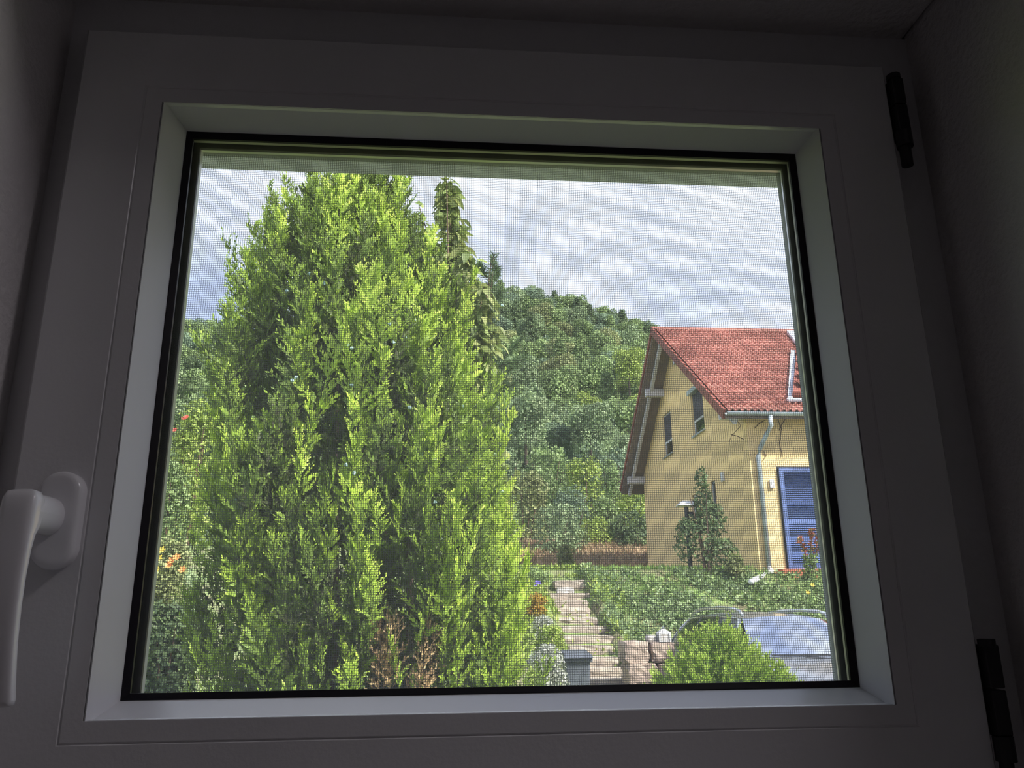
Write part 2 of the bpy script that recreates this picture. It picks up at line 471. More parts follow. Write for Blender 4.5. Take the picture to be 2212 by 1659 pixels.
# exterior lintel and sill
tag(MB().box((HL, 0.092, 1.9185), (HR, 0.165, 2.02)).build('trim_1', M['outwall'], bevel=0.004), kind='structure')
tag(MB().add([(HL, 0.083, 1.405), (HR, 0.083, 1.405), (HR, 0.22, 1.387), (HL, 0.22, 1.387), (HL, 0.083, 1.395), (HR, 0.083, 1.395), (HR, 0.22, 1.370), (HL, 0.22, 1.370)],
        [(0, 1, 2, 3), (4, 5, 6, 7), (0, 1, 5, 4), (1, 2, 6, 5), (2, 3, 7, 6), (3, 0, 4, 7)]).build('trim_2', M['screenframe']), kind='structure')
# ================================================================== TERRAIN
def lerp_tab(tab, x):
    return float(np.interp(x, [a for a, _ in tab], [b for _, b in tab]))
HPROF = [(16, 2.3), (26, 2.6), (28, 3.0), (31, 3.9), (36, 4.6), (42, 5.2), (60, 8), (80, 12), (110, 22), (150, 38), (200, 60), (230, 79), (262, 99), (300, 97), (420, 60)]
CREST = [(-120, 0.84), (-90, 0.88), (-40, 0.97), (0, 1.04), (21, 1.05), (46, 0.995), (72, 0.89), (130, 0.84)]
def sm(a, b, x):
    t = min(1, max(0, (x - a) / (b - a))); return t * t * (3 - 2 * t)
def ground(x, y):
    if y < 16:
        mid = 0.563 + (y - 11.3) * 0.379 - 0.21 * sm(1.75, 2.0, x) * (1 - sm(2.68, 2.8, x)) + 0.03 * math.sin(3 * x + 2 * y)
        left = 0.563 + (y - 9.4) * 0.30
        right = (y - 12.0) * 0.56
        k1 = sm(1.0, 1.9, x); k2 = sm(2.75, 3.25, x)
        z = left * (1 - k1) + mid * k1
        z = z * (1 - k2) + right * k2
        return min(2.3 - 0.2 * sm(6.3, 7.0, x), max(0.0, z))
    h = lerp_tab(HPROF, y) - 0.2 * sm(6.3, 7.0, x) * (1 - sm(16.5, 19, y))
    g = 1 + (lerp_tab(CREST, x) - 1) * sm(120, 260, y)
    return h * g

M['grass'] = solid('garden_soil_and_grass', (0.18, 0.26, 0.08), 0.95, (0.16, 0.14, 0.08), 2.2, bump=0.6, bscale=25, detail=8)
M['forestfloor'] = solid('forest_floor', (0.10, 0.15, 0.06), 0.95, (0.06, 0.09, 0.04), 0.3, detail=8)
M['gravel'] = solid('driveway_gravel', (0.36, 0.34, 0.31), 0.95, (0.26, 0.24, 0.22), 30, bump=0.4, bscale=60)
def terrain(name, xs, ys, mat):
    rows = [[(x, y, ground(x, y)) for x in xs] for y in ys]
    return tag(MB().grid(rows).build(name, mat, smooth=True, fix=False), kind='structure')
terrain('garden_ground', np.concatenate([np.linspace(-60, -15, 12), np.linspace(-14, 0, 25), np.linspace(0.15, 5, 60), np.linspace(5.3, 22, 40), np.linspace(25, 60, 8)]), np.linspace(0.3, 32, 120), M['grass'])
terrain('hillside', np.linspace(-170, 210, 60), np.concatenate([np.linspace(31.8, 110, 30), np.linspace(116, 420, 40)]), M['forestfloor'])
dr = MB()
rows = [[(x, y, 0.012) for x in (2.95, 4.0, 5.0, 6.2, 8.5)] for y in (3.0, 6.0, 9.0, 11.7)]
tag(dr.grid(rows).build('driveway', M['gravel'], fix=False), kind='structure')

# ================================================================== FOLIAGE GENERATORS
def unit(v): return v / np.maximum(np.linalg.norm(v, axis=-1, keepdims=True), 1e-9)
def quads(base, direc, normal, L, W, fold=0.15):
    """folded kite leaves; arrays (n,3), L, W (n,)"""
    side = unit(np.cross(direc, normal))
    L = L[:, None]; W = W[:, None]
    a = base; c = base + direc * L
    m = base + direc * L * 0.45 + normal * W * fold
    b = m + side * W * 0.5; d = m - side * W * 0.5
    V = np.stack([a, b, c, d], 1).reshape(-1, 3)
    Q = np.arange(len(V)).reshape(-1, 4)
    return V, Q
def leaf_cloud(n, lumps, L, W, seed, shell=0.72, out=0.6, zmin=-0.6, droop=0.0):
    """leaves on the skins of overlapping lumps; lumps = (x, y, z, rx, ry, rz)"""
    g = np.random.default_rng(seed)
    lp = np.array(lumps, float)
    area = lp[:, 3] * lp[:, 5]
    k = g.choice(len(lp), n, p=area / area.sum())
    d = unit(g.normal(size=(n, 3)))
    d[:, 2] = np.where(d[:, 2] < zmin, -d[:, 2], d[:, 2])
    r = shell + (1 - shell) * g.random(n) ** 0.6
    r *= 1 + 0.10 * np.sin(d[:, 0] * 7 + k) * np.cos(d[:, 2] * 8 + k * 2)
    P = lp[k, :3] + d * lp[k, 3:6] * r[:, None]
    nrm = unit(d * out + g.normal(size=(n, 3)) * 0.55)
    dire = unit(np.cross(nrm, g.normal(size=(n, 3))) + np.array([0, 0, -droop]))
    nrm = unit(np.cross(np.cross(dire, nrm), dire))
    return quads(P, dire, nrm, L * (0.7 + 0.6 * g.random(n)), W * (0.7 + 0.6 * g.random(n)))
def plume(seed, L=0.32, W=0.085, nb=30, ns=12, tip=1.0, lo=0.25, hi=0.95, flat=0.45, size=0.021):
    """a feathered upright conifer spray: branches off a leaning axis, scale-leaf branchlets off those"""
    g = np.random.default_rng(seed)
    lean = g.normal(size=2) * 0.10
    bend = g.normal(size=2) * 0.10
    B, D, N, LL, WW, A = [], [], [], [], [], []
    th0 = g.random() * 6.28
    for i in range(nb):
        t = (i + 0.5) / nb
        c = np.array([lean[0] * t * L + bend[0] * t * t * L, lean[1] * t * L + bend[1] * t * t * L, t * L * 0.94])
        env = (min(1, t / 0.28 + 0.30)) * (1 - t) ** 0.75 * 1.08 + 0.10
        l = W * env * (0.72 + 0.5 * g.random())
        th = th0 + (math.pi if i % 2 else 0) + g.normal() * (1.3 - flat * 1.4)
        al = rad(58 - 38 * t + g.normal() * 7)
        lat = np.array([math.cos(th), math.sin(th), 0])
        d = lat * math.sin(al) + np.array([0, 0, 1]) * math.cos(al)
        pn = np.cross(lat, [0, 0, 1]); pn = pn / np.linalg.norm(pn)
        pn = pn + g.normal(size=3) * 0.25; pn /= np.linalg.norm(pn)
        pd = np.cross(pn, d); pd /= np.linalg.norm(pd)
        le = l / math.sin(al) * 0.9
        le = min(le, W * 1.7)
        kk = max(4, int(ns * (0.5 + 0.6 * env)))
        for j in range(kk):
            s = (j + 0.6) / kk
            sg = 1 if j % 2 else -1
            an = rad(34 + g.normal() * 8) * sg
            dd = d * math.cos(an) + pd * math.sin(an) + np.array([0, 0, 0.25]) + g.normal(size=3) * 0.12
            dd /= np.linalg.norm(dd)
            B.append(c + d * le * s); D.append(dd); N.append(pn + g.normal(size=3) * 0.25)
            ln = size * (0.75 + 0.6 * g.random()) * (1.15 - 0.45 * s)
            LL.append(ln); WW.append(ln * 0.40)
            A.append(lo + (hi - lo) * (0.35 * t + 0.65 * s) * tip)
        B.append(c); D.append(d); N.append(pn); LL.append(le * 1.08); WW.append(0.0042); A.append(lo + (hi - lo) * 0.5)
    for j in range(7):
        t = 0.86 + 0.02 * j
        B.append(np.array([lean[0] * t * L + bend[0] * t * t * L, lean[1] * t * L + bend[1] * t * t * L, t * L * 0.94])); dd = np.array([g.normal() * 0.25, g.normal() * 0.25, 1.0]); D.append(dd / np.linalg.norm(dd)); N.append(g.normal(size=3)); LL.append(size * 1.3); WW.append(size * 0.33); A.append(hi)
    V, Q = quads(np.array(B), np.array(D), unit(np.array(N)), np.array(LL), np.array(WW))
    return V, Q, np.repeat(np.clip(np.array(A), 0, 1), 4)

def euler_np(rx, ry, rz):
    return np.array(Matrix.Rotation(rz, 3, 'Z') @ Matrix.Rotation(ry, 3, 'Y') @ Matrix.Rotation(rx, 3, 'X'))

# ================================================================== THE LARGE CYPRESS
cyc = Vector((-0.40, 2.85, 0.0))
cyp = thing('cypress_tree', cyc, 'tall bushy yellow-green cypress filling the window view beside the stairs', 'tree')
SIL = [(372, 770, 800), (385, 755, 815), (410, 715, 880), (450, 640, 900), (480, 580, 905), (520, 555, 925), (600, 540, 960), (700, 520, 985), (760, 480, 1015), (870, 472, 1060), (960, 465, 1078), (1060, 452, 1100), (1200, 440, 1115), (1330, 435, 1118), (1480, 445, 1118), (1620, 460, 1110), (1850, 480, 1080), (2100, 540, 1000)]
prof = []
for py, xl, xr in SIL:
    a = at(xl, py, 2.85); b = at(xr, py, 2.85)
    prof.append(((a.z + b.z) / 2, (a.x + b.x) / 2 + 0.012, max(0.03, (b.x - a.x) / 2 - 0.055)))
prof.sort()
PZ = [p[0] for p in prof]
def prof_at(z): return float(np.interp(z, PZ, [p[1] for p in prof])), float(np.interp(z, PZ, [p[2] for p in prof]))
plumes = [plume(100 + i, L=0.30 + 0.05 * (i % 3), W=0.062 + 0.014 * (i % 4), nb=26, ns=11, lo=0.10, hi=0.72) for i in range(6)]
young_lit = [plume(150 + i, L=0.30 + 0.05 * (i % 3), W=0.058 + 0.012 * (i % 4), nb=30, ns=12, lo=0.38, hi=1.0) for i in range(6)]  # fresh growth, also a paler copy with sunlight put into the colour
dark = [plume(200 + i, L=0.30, W=0.085, nb=22, ns=9, lo=0.02, hi=0.45) for i in range(4)]  # older inner sprays, with shade also put into their colour
dead = [plume(300 + i, L=0.26, W=0.08, nb=18, ns=7) for i in range(2)]
plume_me = []
for i, (V, Q, A) in enumerate(plumes):
    me = np_mesh('spray', V, Q, A); me.materials.append(M['cyp']); plume_me.append(me)
young_lit_me = []
for i, (V, Q, A) in enumerate(young_lit):
    me = np_mesh('spray', V, Q, A); me.materials.append(M['cyp']); young_lit_me.append(me)
g = np.random.default_rng(5)
def surf(z, phi, rho):
    cx_, R = prof_at(z)
    Rd = min(0.62, R * 1.0 + 0.03)
    wob = 1 + 0.12 * math.sin(5 * phi + 3.1 * z) + 0.10 * math.sin(9 * phi - 5 * z)
    return np.array([cx_ + R * rho * wob * math.cos(phi), cyc.y + Rd * rho * wob * math.sin(phi), z]), R
spr_n = 0
bulkV, bulkQ, bulkA, off = [], [], [], 0
deadV, deadQ, doff = [], [], 0
def place_obj(p, rot, s, idx, pool=None):
    global spr_n
    o = link('spray', (pool or plume_me)[idx], None, cyp)
    o.matrix_local = Matrix.Translation(Vector(p) - cyc) @ Matrix(rot).to_4x4() @ Matrix.Diagonal((s, s, s, 1))
    spr_n += 1
def tilt_rot(phi, tilt, spin):
    out = Vector((math.cos(phi), math.sin(phi), 0)); ax = Vector((0, 0, 1)).cross(out)
    return np.array(Matrix.Rotation(tilt, 3, ax) @ Matrix.Rotation(spin, 3, 'Z'))
zmin_, zmax_ = 0.35, PZ[-1]
zs_ = np.linspace(zmin_, zmax_, 200); ws_ = np.array([prof_at(z)[1] + 0.05 + 0.28 * sm(2.3, 2.8, z) for z in zs_]); ws_ /= ws_.sum()
NP = 1400
GAPS = [(590, 740, 55, 110), (690, 800, 42, 130), (560, 890, 50, 60), (700, 1060, 45, 90), (830, 900, 25, 80), (930, 880, 16, 70), (720, 1220, 60, 60), (590, 1170, 50, 50), (860, 1230, 60, 50), (840, 1060, 24, 60), (520, 870, 30, 50)]
GAPS = [(at(a, b, 2.35).x, at(a, b, 2.35).z, c * 0.00165, d * 0.00165) for a, b, c, d in GAPS]
for i in range(NP):
    z = float(g.choice(zs_, p=ws_)) + g.normal() * 0.01
    front = g.random() < 0.74
    phi = -math.pi * g.random() if front else math.pi * g.random()
    u = g.random()
    rho = 0.92 - 0.30 * u ** 1.5
    P, R = surf(z, phi, rho)
    L = 0.30
    top = sm(2.6, zmax_, z)
    s = (0.75 + 0.5 * g.random()) * (1 - 0.3 * top)
    P[2] -= L * s * 0.72
    out = 0.16 + 0.10 * g.random() - 0.10 * top
    rot = tilt_rot(phi, out, g.random() * 6.28)
    if front and u < 0.75 and any(((P[0] - a) / c) ** 2 + ((P[2] + L * s * 0.45 - b) / d) ** 2 < 1 for a, b, c, d in GAPS):
        if g.random() < 0.85: continue
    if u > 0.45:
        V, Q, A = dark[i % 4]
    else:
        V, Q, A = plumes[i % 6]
    bare = (-0.28 < z - 1.42 < 0.10 and abs(P[0] + 0.20) < 0.115 and P[1] < 2.85)      # the brown dead patch low down
    if bare and u < 0.8:
        if g.random() < 0.75: 
            V, Q, A = dead[i % 2]
            s *= 0.85
            deadV.append((V * s) @ rot.T + P - np.array(cyc)); deadQ.append(Q + doff); doff += len(V)
        continue
    if front and u < 0.22 and spr_n < 215 and g.random() < 0.8:
        place_obj(P, rot, s, i % 6, young_lit_me if g.random() < 0.45 + 0.35 * math.cos(phi) else plume_me); continue  # paler sprays favour the sunny side, as painted sunlight
    tint = g.normal() * 0.07 - 0.05
    bulkV.append((V * s) @ rot.T + P - np.array(cyc)); bulkQ.append(Q + off); bulkA.append(np.clip(A + tint, 0, 1)); off += len(V)
for i in range(230):       # old sprays close to the stems, darkened too as inner shade
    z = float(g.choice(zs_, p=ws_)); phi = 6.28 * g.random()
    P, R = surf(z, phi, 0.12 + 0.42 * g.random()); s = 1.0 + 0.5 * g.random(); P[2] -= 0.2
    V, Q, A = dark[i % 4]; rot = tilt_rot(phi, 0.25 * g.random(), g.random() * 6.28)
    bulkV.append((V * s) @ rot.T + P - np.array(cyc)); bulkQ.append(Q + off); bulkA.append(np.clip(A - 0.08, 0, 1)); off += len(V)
# plumes tinted paler as if sunlit, standing out in front: tip pixel, base pixel row, rough width
PROM = [(762, 588, 800), (655, 665, 960), (800, 745, 960), (505, 955, 1190), (885, 875, 1090), (757, 852, 1045), (990, 1000, 1165), (645, 935, 1110), (470, 770, 960), (800, 1208, 1345), (605, 1255, 1480), (1040, 1365, 1500), (530, 1298, 1365), (715, 1275, 1370), (955, 1335, 1420), (860, 1375, 1490), (665, 845, 990), (930, 760, 980), (1000, 640, 860), (900, 560, 760), (860, 440, 640), (720, 400, 600), (785, 372, 560), (595, 462, 640), (560, 540, 700), (1055, 880, 1080), (1090, 1010, 1200), (1100, 1130, 1330), (1015, 720, 930), (820, 600, 770), (700, 540, 700), (640, 620, 760), (860, 1000, 1180), (450, 900, 1080), (430, 1060, 1230), (560, 1090, 1240), (700, 1080, 1240), (820, 1060, 1180), (480, 1240, 1420), (1070, 1240, 1420), (1000, 1200, 1340), (850, 385, 520), (745, 930, 1090), (930, 930, 1090), (650, 1340, 1500), (760, 1390, 1510), (455, 1330, 1500), (1090, 1350, 1510)]
for k, (tx, ty, by) in enumerate(PROM):
    zt = at(tx, ty, 2.5).z
    zm = at(tx, (ty + by) / 2, 2.5).z
    cx_, R = prof_at(zm)
    Rd = min(0.62, R + 0.03)
    xm = at(tx, (ty + by) / 2, 2.4).x
    q = max(-0.95, min(0.95, (xm - cx_) / max(R, 0.1)))
    Y = cyc.y - Rd * math.sqrt(1 - q * q) * 0.97
    tp = at(tx, ty, Y); bp = at(tx, by, Y)
    L = (tp.z - bp.z)
    idx = k % 6
    base_L = 0.30 + 0.05 * (idx % 3)
    place_obj((bp.x, Y + 0.03, bp.z), tilt_rot(-math.pi / 2, 0.10, g.random() * 6.28), L / base_L, idx, young_lit_me)
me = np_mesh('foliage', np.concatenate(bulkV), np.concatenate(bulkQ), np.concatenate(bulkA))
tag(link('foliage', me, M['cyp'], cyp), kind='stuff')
me = np_mesh('dead_foliage', np.concatenate(deadV), np.concatenate(deadQ))
o = tag(link('dead_foliage', me, M['cypdead'], cyp), kind='stuff'); o['label'] = 'brown dead sprays'
for k in range(9):
    a = 2 * math.pi * k / 9 + 0.3
    r_ = 0.10 + 0.22 * (k % 3) / 2
    top_z = 2.9 - 0.25 * (k % 4)
    cxt, Rt = prof_at(top_z)
    b = Vector((cyc.x + 0.08 * math.cos(a), cyc.y + 0.08 * math.sin(a), 0.0))
    m_ = Vector((cyc.x + (r_ + 0.08) * math.cos(a), cyc.y + (r_ + 0.08) * math.sin(a), 1.2))
    t = Vector((cxt + 0.5 * Rt * math.cos(a), cyc.y + 0.5 * Rt * math.sin(a), top_z))
    pts = [b.lerp(m_, u) * (1 - u) + m_.lerp(t, u) * u for u in (0, 0.15, 0.3, 0.5, 0.7, 0.85, 1)]
    MB().tube(pts, 0.026, 7, 0.006).build('stem', M['bark'], cyp, smooth=True)
cn = MB()
for i in range(8):
    for j in range(5): pass
import bmesh
bm = bmesh.new(); bmesh.ops.create_icosphere(bm, subdivisions=1, radius=0.0075)
for i, v in enumerate(bm.verts): v.co *= 1 + 0.22 * ((i * 7) % 3 - 1)
cone_me = bpy.data.meshes.new('cone'); bm.to_mesh(cone_me); bm.free(); cone_me.materials.append(M['cone'])
for (px, py) in [(510, 1080), (522, 1095), (512, 1108), (520, 1118), (482, 885), (620, 628), (668, 592), (735, 708), (752, 745), (760, 752), (842, 700), (850, 740), (875, 730), (765, 1022), (748, 1005), (912, 980), (885, 880), (1000, 878), (1010, 1010), (1070, 1060), (1085, 1062), (940, 1085), (1105, 1280), (1072, 1280), (980, 1165), (1006, 1162), (640, 815), (632, 822), (760, 832), (1085, 660), (895, 690), (700, 612)]:
    zc = at(px, py, 2.4).z; cx_, R = prof_at(zc); xm = at(px, py, 2.4).x
    q = max(-0.93, min(0.93, (xm - cx_) / R)); Y = cyc.y - min(0.62, R + 0.03) * math.sqrt(1 - q * q) * 1.02
    o = link('cone', cone_me, None, cyp); p = at(px, py, Y); o.location = p - cyc; o.rotation_euler = (px, py, 1)

# ================================================================== GLOBE THUJA UNDER THE WINDOW
gl_c = Vector((1.585, 4.3, 0.0))
glb = thing('globe_thuja', gl_c, 'low rounded green thuja bush in front of the parked car', 'bush')
gp = [plume(400 + i, L=0.17, W=0.05, nb=16, ns=8, lo=0.30, hi=1.0, flat=0.1, size=0.019) for i in range(4)]
gme = []
for V, Q, A in gp:
    me = np_mesh('spray', V, Q, A); me.materials.append(M['globe']); gme.append(me)
bV, bQ, bA, off = [], [], [], 0
cnt = 0
for i in range(620):
    d = unit(g.normal(size=3)); 
    if d[2] < -0.2: d[2] = -d[2]
    if d[1] > 0.3 and g.random() < 0.6: d[1] = -d[1]
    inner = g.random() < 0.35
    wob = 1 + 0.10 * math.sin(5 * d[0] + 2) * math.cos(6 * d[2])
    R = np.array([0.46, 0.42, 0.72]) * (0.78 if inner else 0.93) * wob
    P = np.array([gl_c.x, gl_c.y, 0.66]) + d * R
    zd = Vector((d[0] * 0.75, d[1] * 0.75, 0.55 + 0.5 * abs(d[2]))).normalized()
    rot = np.array((Vector((0, 0, 1)).rotation_difference(zd).to_matrix() @ Matrix.Rotation(g.random() * 6.28, 3, 'Z')))
    s = 0.7 + 0.5 * g.random()
    P = P - np.array(zd) * 0.10 * s
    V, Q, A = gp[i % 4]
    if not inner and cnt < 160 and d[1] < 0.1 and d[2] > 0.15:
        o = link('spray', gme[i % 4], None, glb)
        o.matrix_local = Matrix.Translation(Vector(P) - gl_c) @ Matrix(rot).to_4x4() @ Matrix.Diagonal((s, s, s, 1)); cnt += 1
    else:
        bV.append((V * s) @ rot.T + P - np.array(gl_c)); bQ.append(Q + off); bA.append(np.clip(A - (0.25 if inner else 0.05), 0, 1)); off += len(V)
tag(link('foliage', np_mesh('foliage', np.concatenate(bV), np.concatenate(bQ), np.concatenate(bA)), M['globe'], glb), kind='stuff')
MB().tube([(gl_c.x, gl_c.y, 0), (gl_c.x, gl_c.y, 0.7)], 0.03, 8, 0.012).build('trunk', M['bark'], glb)

# ================================================================== NEIGHBOUR'S HOUSE
M['yellow'] = solid('yellow_render', (0.83, 0.61, 0.31), 0.9, (0.77, 0.555, 0.27), 3, bump=0.15, bscale=120)
M['tile'] = None
mt, n_, out_ = new_mat('red_clay_tile')
p1 = n_.nodes.new('ShaderNodeBsdfPrincipled'); oi = n_.nodes.new('ShaderNodeObjectInfo'); rr = n_.nodes.new('ShaderNodeValToRGB')
rr.color_ramp.elements[0].color = (0.29, 0.10, 0.075, 1); rr.color_ramp.elements[1].color = (0.43, 0.17, 0.13, 1)
n_.links.new(oi.outputs['Random'], rr.inputs['Fac']); n_.links.new(rr.outputs['Color'], p1.inputs['Base Color']); p1.inputs['Roughness'].default_value = 0.6
n_.links.new(p1.outputs[0], out_.inputs['Surface'])
M['tile'] = mt
M['verge'] = solid('red_verge', (0.30, 0.085, 0.06), 0.6, (0.24, 0.07, 0.05), 6)
M['soffit'] = solid('grey_brown_soffit_boards', (0.24, 0.18, 0.15), 0.8, (0.17, 0.125, 0.105), 3, stretch=(1, 12, 12))
M['beam'] = solid('pale_beam_paint', (0.62, 0.60, 0.64), 0.7, (0.52, 0.50, 0.54), 6)
M['zinc'] = solid('zinc_sheet', (0.42, 0.47, 0.52), 0.4, (0.34, 0.39, 0.44), 6, metal=0.4)
M['zincpale'] = solid('bright_flashing', (0.66, 0.70, 0.78), 0.4, (0.58, 0.62, 0.70), 6)
M['wframe'] = solid('window_white', (0.72, 0.72, 0.74), 0.4)
M['blind'] = solid('dark_blind', (0.045, 0.04, 0.055), 0.7)
M['hglass'] = glassmat('house_pane', (0.25, 0.32, 0.28), refl=0.12)
M['dark'] = solid('dark_room', (0.02, 0.02, 0.025), 0.9)
M['blue'] = solid('blue_shutter_paint', (0.10, 0.15, 0.36), 0.5, (0.08, 0.125, 0.31), 8)
M['brick'] = solid('red_terrace_brick', (0.42, 0.14, 0.08), 0.85, (0.30, 0.09, 0.055), 14)
M['white'] = solid('white_plastic', (0.72, 0.72, 0.74), 0.5)
M['black'] = solid('black_metal', (0.015, 0.015, 0.018), 0.4)

XG, YF, YB, XR = 6.9, 17.0, 26.9, 16.5
ZB = 1.9
XV = 6.2
YR, ZR = 22.1, 9.80
YE1, ZE1 = 16.5, 5.80          # near eave
YE2, ZE2 = 27.6, 5.66          # far eave
house = thing('house', (XG, YF, 2.3), 'yellow rendered house with red tiled gable roof and blue shutter', 'house')
def roof_z(y): return ZR - (ZR - ZE1) * (YR - y) / (YR - YE1) if y < YR else ZR - (ZR - ZE2) * (y - YR) / (YE2 - YR)
SL = 0.16
# gable wall in vertical strips so that the window openings are real
wa = atx(1436, 988, XG); wb = atx(1522, 927, XG)
WINS = [(23.07, 24.03, 6.16, 7.50), (19.94, 20.96, 6.18, 7.42)]
c1a, c1b = atx(1494, 1071, XG), atx(1511, 1120, XG)
d1a, d1b = atx(1534, 1043, XG), atx(1552, 1131, XG)
WINS += [(c1b.y, c1a.y, c1b.z - 0.1, c1a.z), (d1b.y, d1a.y, d1b.z, d1a.z + 0.02)]
ys = sorted({YF, YB, YR} | {w_[0] for w_ in WINS} | {w_[1] for w_ in WINS})
gw = MB(); TH = 0.14
for a, b in zip(ys[:-1], ys[1:]):
    mid = (a + b) / 2
    holes = sorted([(w_[2], w_[3]) for w_ in WINS if w_[0] <= mid <= w_[1]])
    segs = []; lo = ZB
    for h0, h1 in holes:
        segs.append((lo, lo, h0, h0)); lo = h1
    segs.append((lo, lo, roof_z(a) - SL, roof_z(b) - SL))
    for l0, l1, t0, t1 in segs:
        gw.prism([(a, l0), (b, l1), (b, t1), (a, t0)], 'x', XG, XG + TH)
gw.box((XG + TH, YF, ZB), (XR - TH, YF + 0.14, roof_z(YF) - SL))
gw.box((XG + TH, YB - 0.14, ZB), (XR - TH, YB, roof_z(YB) - SL))
gw.prism([(YF, ZB), (YB, ZB), (YB, roof_z(YB) - SL), (YR, ZR - SL), (YF, roof_z(YF) - SL)], 'x', XR - 0.14, XR)
gw.build('wall', M['yellow'], house)
def house_window(y0, y1, z0, z1, blind, frame_mat, box=False, sill=True):
    f = MB(); x = XG + 0.05; t = 0.06
    f.box((x, y0, z0), (x + 0.05, y0 + t, z1)); f.box((x, y1 - t, z0), (x + 0.05, y1, z1)); f.box((x, y0, z0), (x + 0.05, y1, z0 + t)); f.box((x, y0, z1 - t), (x + 0.05, y1, z1))
    wo = f.build('window', frame_mat, house)
    MB().box((x + 0.02, y0 + t, z0 + t), (x + 0.03, y1 - t, z1 - t)).build('pane', M['hglass'], wo)
    MB().box((x + 0.35, y0 - 0.1, z0 - 0.1), (x + 0.36, y1 + 0.1, z1 + 0.1)).build('room_darkness', M['dark'], wo)
    if blind:
        zb = z0 + (z1 - z0) * 0.36
        MB().box((x - 0.02, y0 + t, zb), (x, y1 - t, z1 - t)).build('blind', M['blind'], wo)
        MB().box((x - 0.01, y0, zb - 0.07), (x + 0.05, y1, zb + 0.02)).build('transom', frame_mat, wo)
    if box:
        MB().box((XG - 0.10, y0 - 0.06, z1 - 0.05), (XG + 0.02, y1 + 0.06, z1 + 0.10)).build('blind_box', M['zinc'], wo, bevel=0.02)
    if sill:
        MB().box((XG - 0.06, y0 - 0.05, z0 - 0.04), (XG + 0.08, y1 + 0.05, z0)).build('sill', M['zinc'], wo)
house_window(*WINS[0], True, M['wframe'])
house_window(*WINS[1], True, M['wframe'], box=True)
house_window(*WINS[2], False, M['wframe'], sill=False)
house_window(*WINS[3], False, M['zinc'])

# roof: deck, near-slope tiles one by one, verge tiles, ridge tiles
nrm1 = Vector((0, -(ZR - ZE1), (YR - YE1))).normalized()
slope1 = Vector((0, YE1 - YR, ZE1 - ZR)); LEN1 = slope1.length; sd1 = slope1.normalized()
dk = MB()
dk.prism([(YE1, ZE1 - 0.02), (YR, ZR - 0.02), (YE2, ZE2 - 0.02), (YE2, ZE2 - SL), (YR, ZR - SL - 0.03), (YE1, ZE1 - SL)], 'x', XV + 0.03, XR + 0.4)
dk.build('roof_deck', M['soffit'], house)
ROWS = 19; TW = 0.30; CW = 15
rowl = LEN1 / ROWS
# one tile: two waves across, curved, lifted at its lower edge
tm = MB(); NW = 12
def wv(u): return 0.062 * (0.5 + 0.5 * math.cos(2 * math.pi * 2 * u + 0.6))
up_row = [(TW * k / NW, 0.0, wv(k / NW) + 0.004) for k in range(NW + 1)]
lo_row = [(TW * k / NW, -rowl * 1.06, wv(k / NW) + 0.034) for k in range(NW + 1)]
lip = [(TW * k / NW, -rowl * 1.06, wv(k / NW) + 0.004) for k in range(NW + 1)]
tm.grid([up_row, lo_row, lip])
tile_me = tm.mesh('tile', fix=False); tile_me.materials.append(M['tile'])
tile_me.polygons.foreach_set('use_smooth', [True] * NW + [False] * NW)
# basis of the near slope: x along ridge, local -y down the slope
basis = Matrix(((1, 0, 0), (0, -sd1.y, nrm1.y), (0, -sd1.z, nrm1.z))).to_4x4()
dorm_x = at(1709, 815, 19.0).x
def tile_origin(r, c): return Vector((XV + 0.06 + c * TW, YR, ZR)) + sd1 * (r * rowl) + nrm1 * 0.0
for r in range(ROWS):
    for c in range(CW):
        o = link('tile', tile_me, None, house)
        o.matrix_local = Matrix.Translation(tile_origin(r, c) - house.location) @ basis
rest = MB()
bv = [basis @ v.co for v in tile_me.vertices]; bf = [tuple(p.vertices) for p in tile_me.polygons]
for r in range(ROWS):
    for c in range(CW, 34):
        q = tile_origin(r, c)
        rest.add([v + q for v in bv], bf)
tag(rest.build('roof_covering', M['tile'], house, fix=False), kind='stuff')
far = MB()
s2 = Vector((0, YE2 - YR, ZE2 - ZR)); sd2 = s2.normalized(); nr2 = Vector((0, ZR - ZE2, YE2 - YR)).normalized()
rows = [[Vector((x, YR, ZR)) + sd2 * (s2.length * k / 19) + nr2 * (0.02 + 0.03 * (k % 2)) for x in np.linspace(XV, XR + 0.4, 3)] for k in range(20)]
tag(far.grid(rows).build('far_roof_covering', M['verge'], house, fix=False), kind='stuff')
for r in range(ROWS):
    a = Vector((XV, YR, ZR)) + sd1 * (r * rowl); b = a + sd1 * rowl * 1.05
    m = MB(); 
    lift = nrm1 * 0.035
    pts = [a + nrm1 * 0.035, b + nrm1 * 0.065, b - nrm1 * 0.17, a - nrm1 * 0.17]
    v = [p + Vector((dx, 0, 0)) for dx in (-0.015, 0.05) for p in pts]
    m.add(v, [(0, 1, 2, 3), (7, 6, 5, 4), (0, 4, 5, 1), (1, 5, 6, 2), (2, 6, 7, 3), (3, 7, 4, 0)]).build('verge_tile', M['verge'], house)
    a = Vector((XV, YR, ZR)) + sd2 * (r * s2.length / ROWS); b = a + sd2 * s2.length / ROWS * 1.05
    pts = [a + nr2 * 0.035, b + nr2 * 0.065, b - nr2 * 0.06, a - nr2 * 0.06]
    v = [p + Vector((dx, 0, 0)) for dx in (-0.015, 0.05) for p in pts]
    MB().add(v, [(0, 1, 2, 3), (7, 6, 5, 4), (0, 4, 5, 1), (1, 5, 6, 2), (2, 6, 7, 3), (3, 7, 4, 0)]).build('verge_tile', M['verge'], house)
rg = MB()
for k in range(9):
    t = math.pi * k / 8
    pass
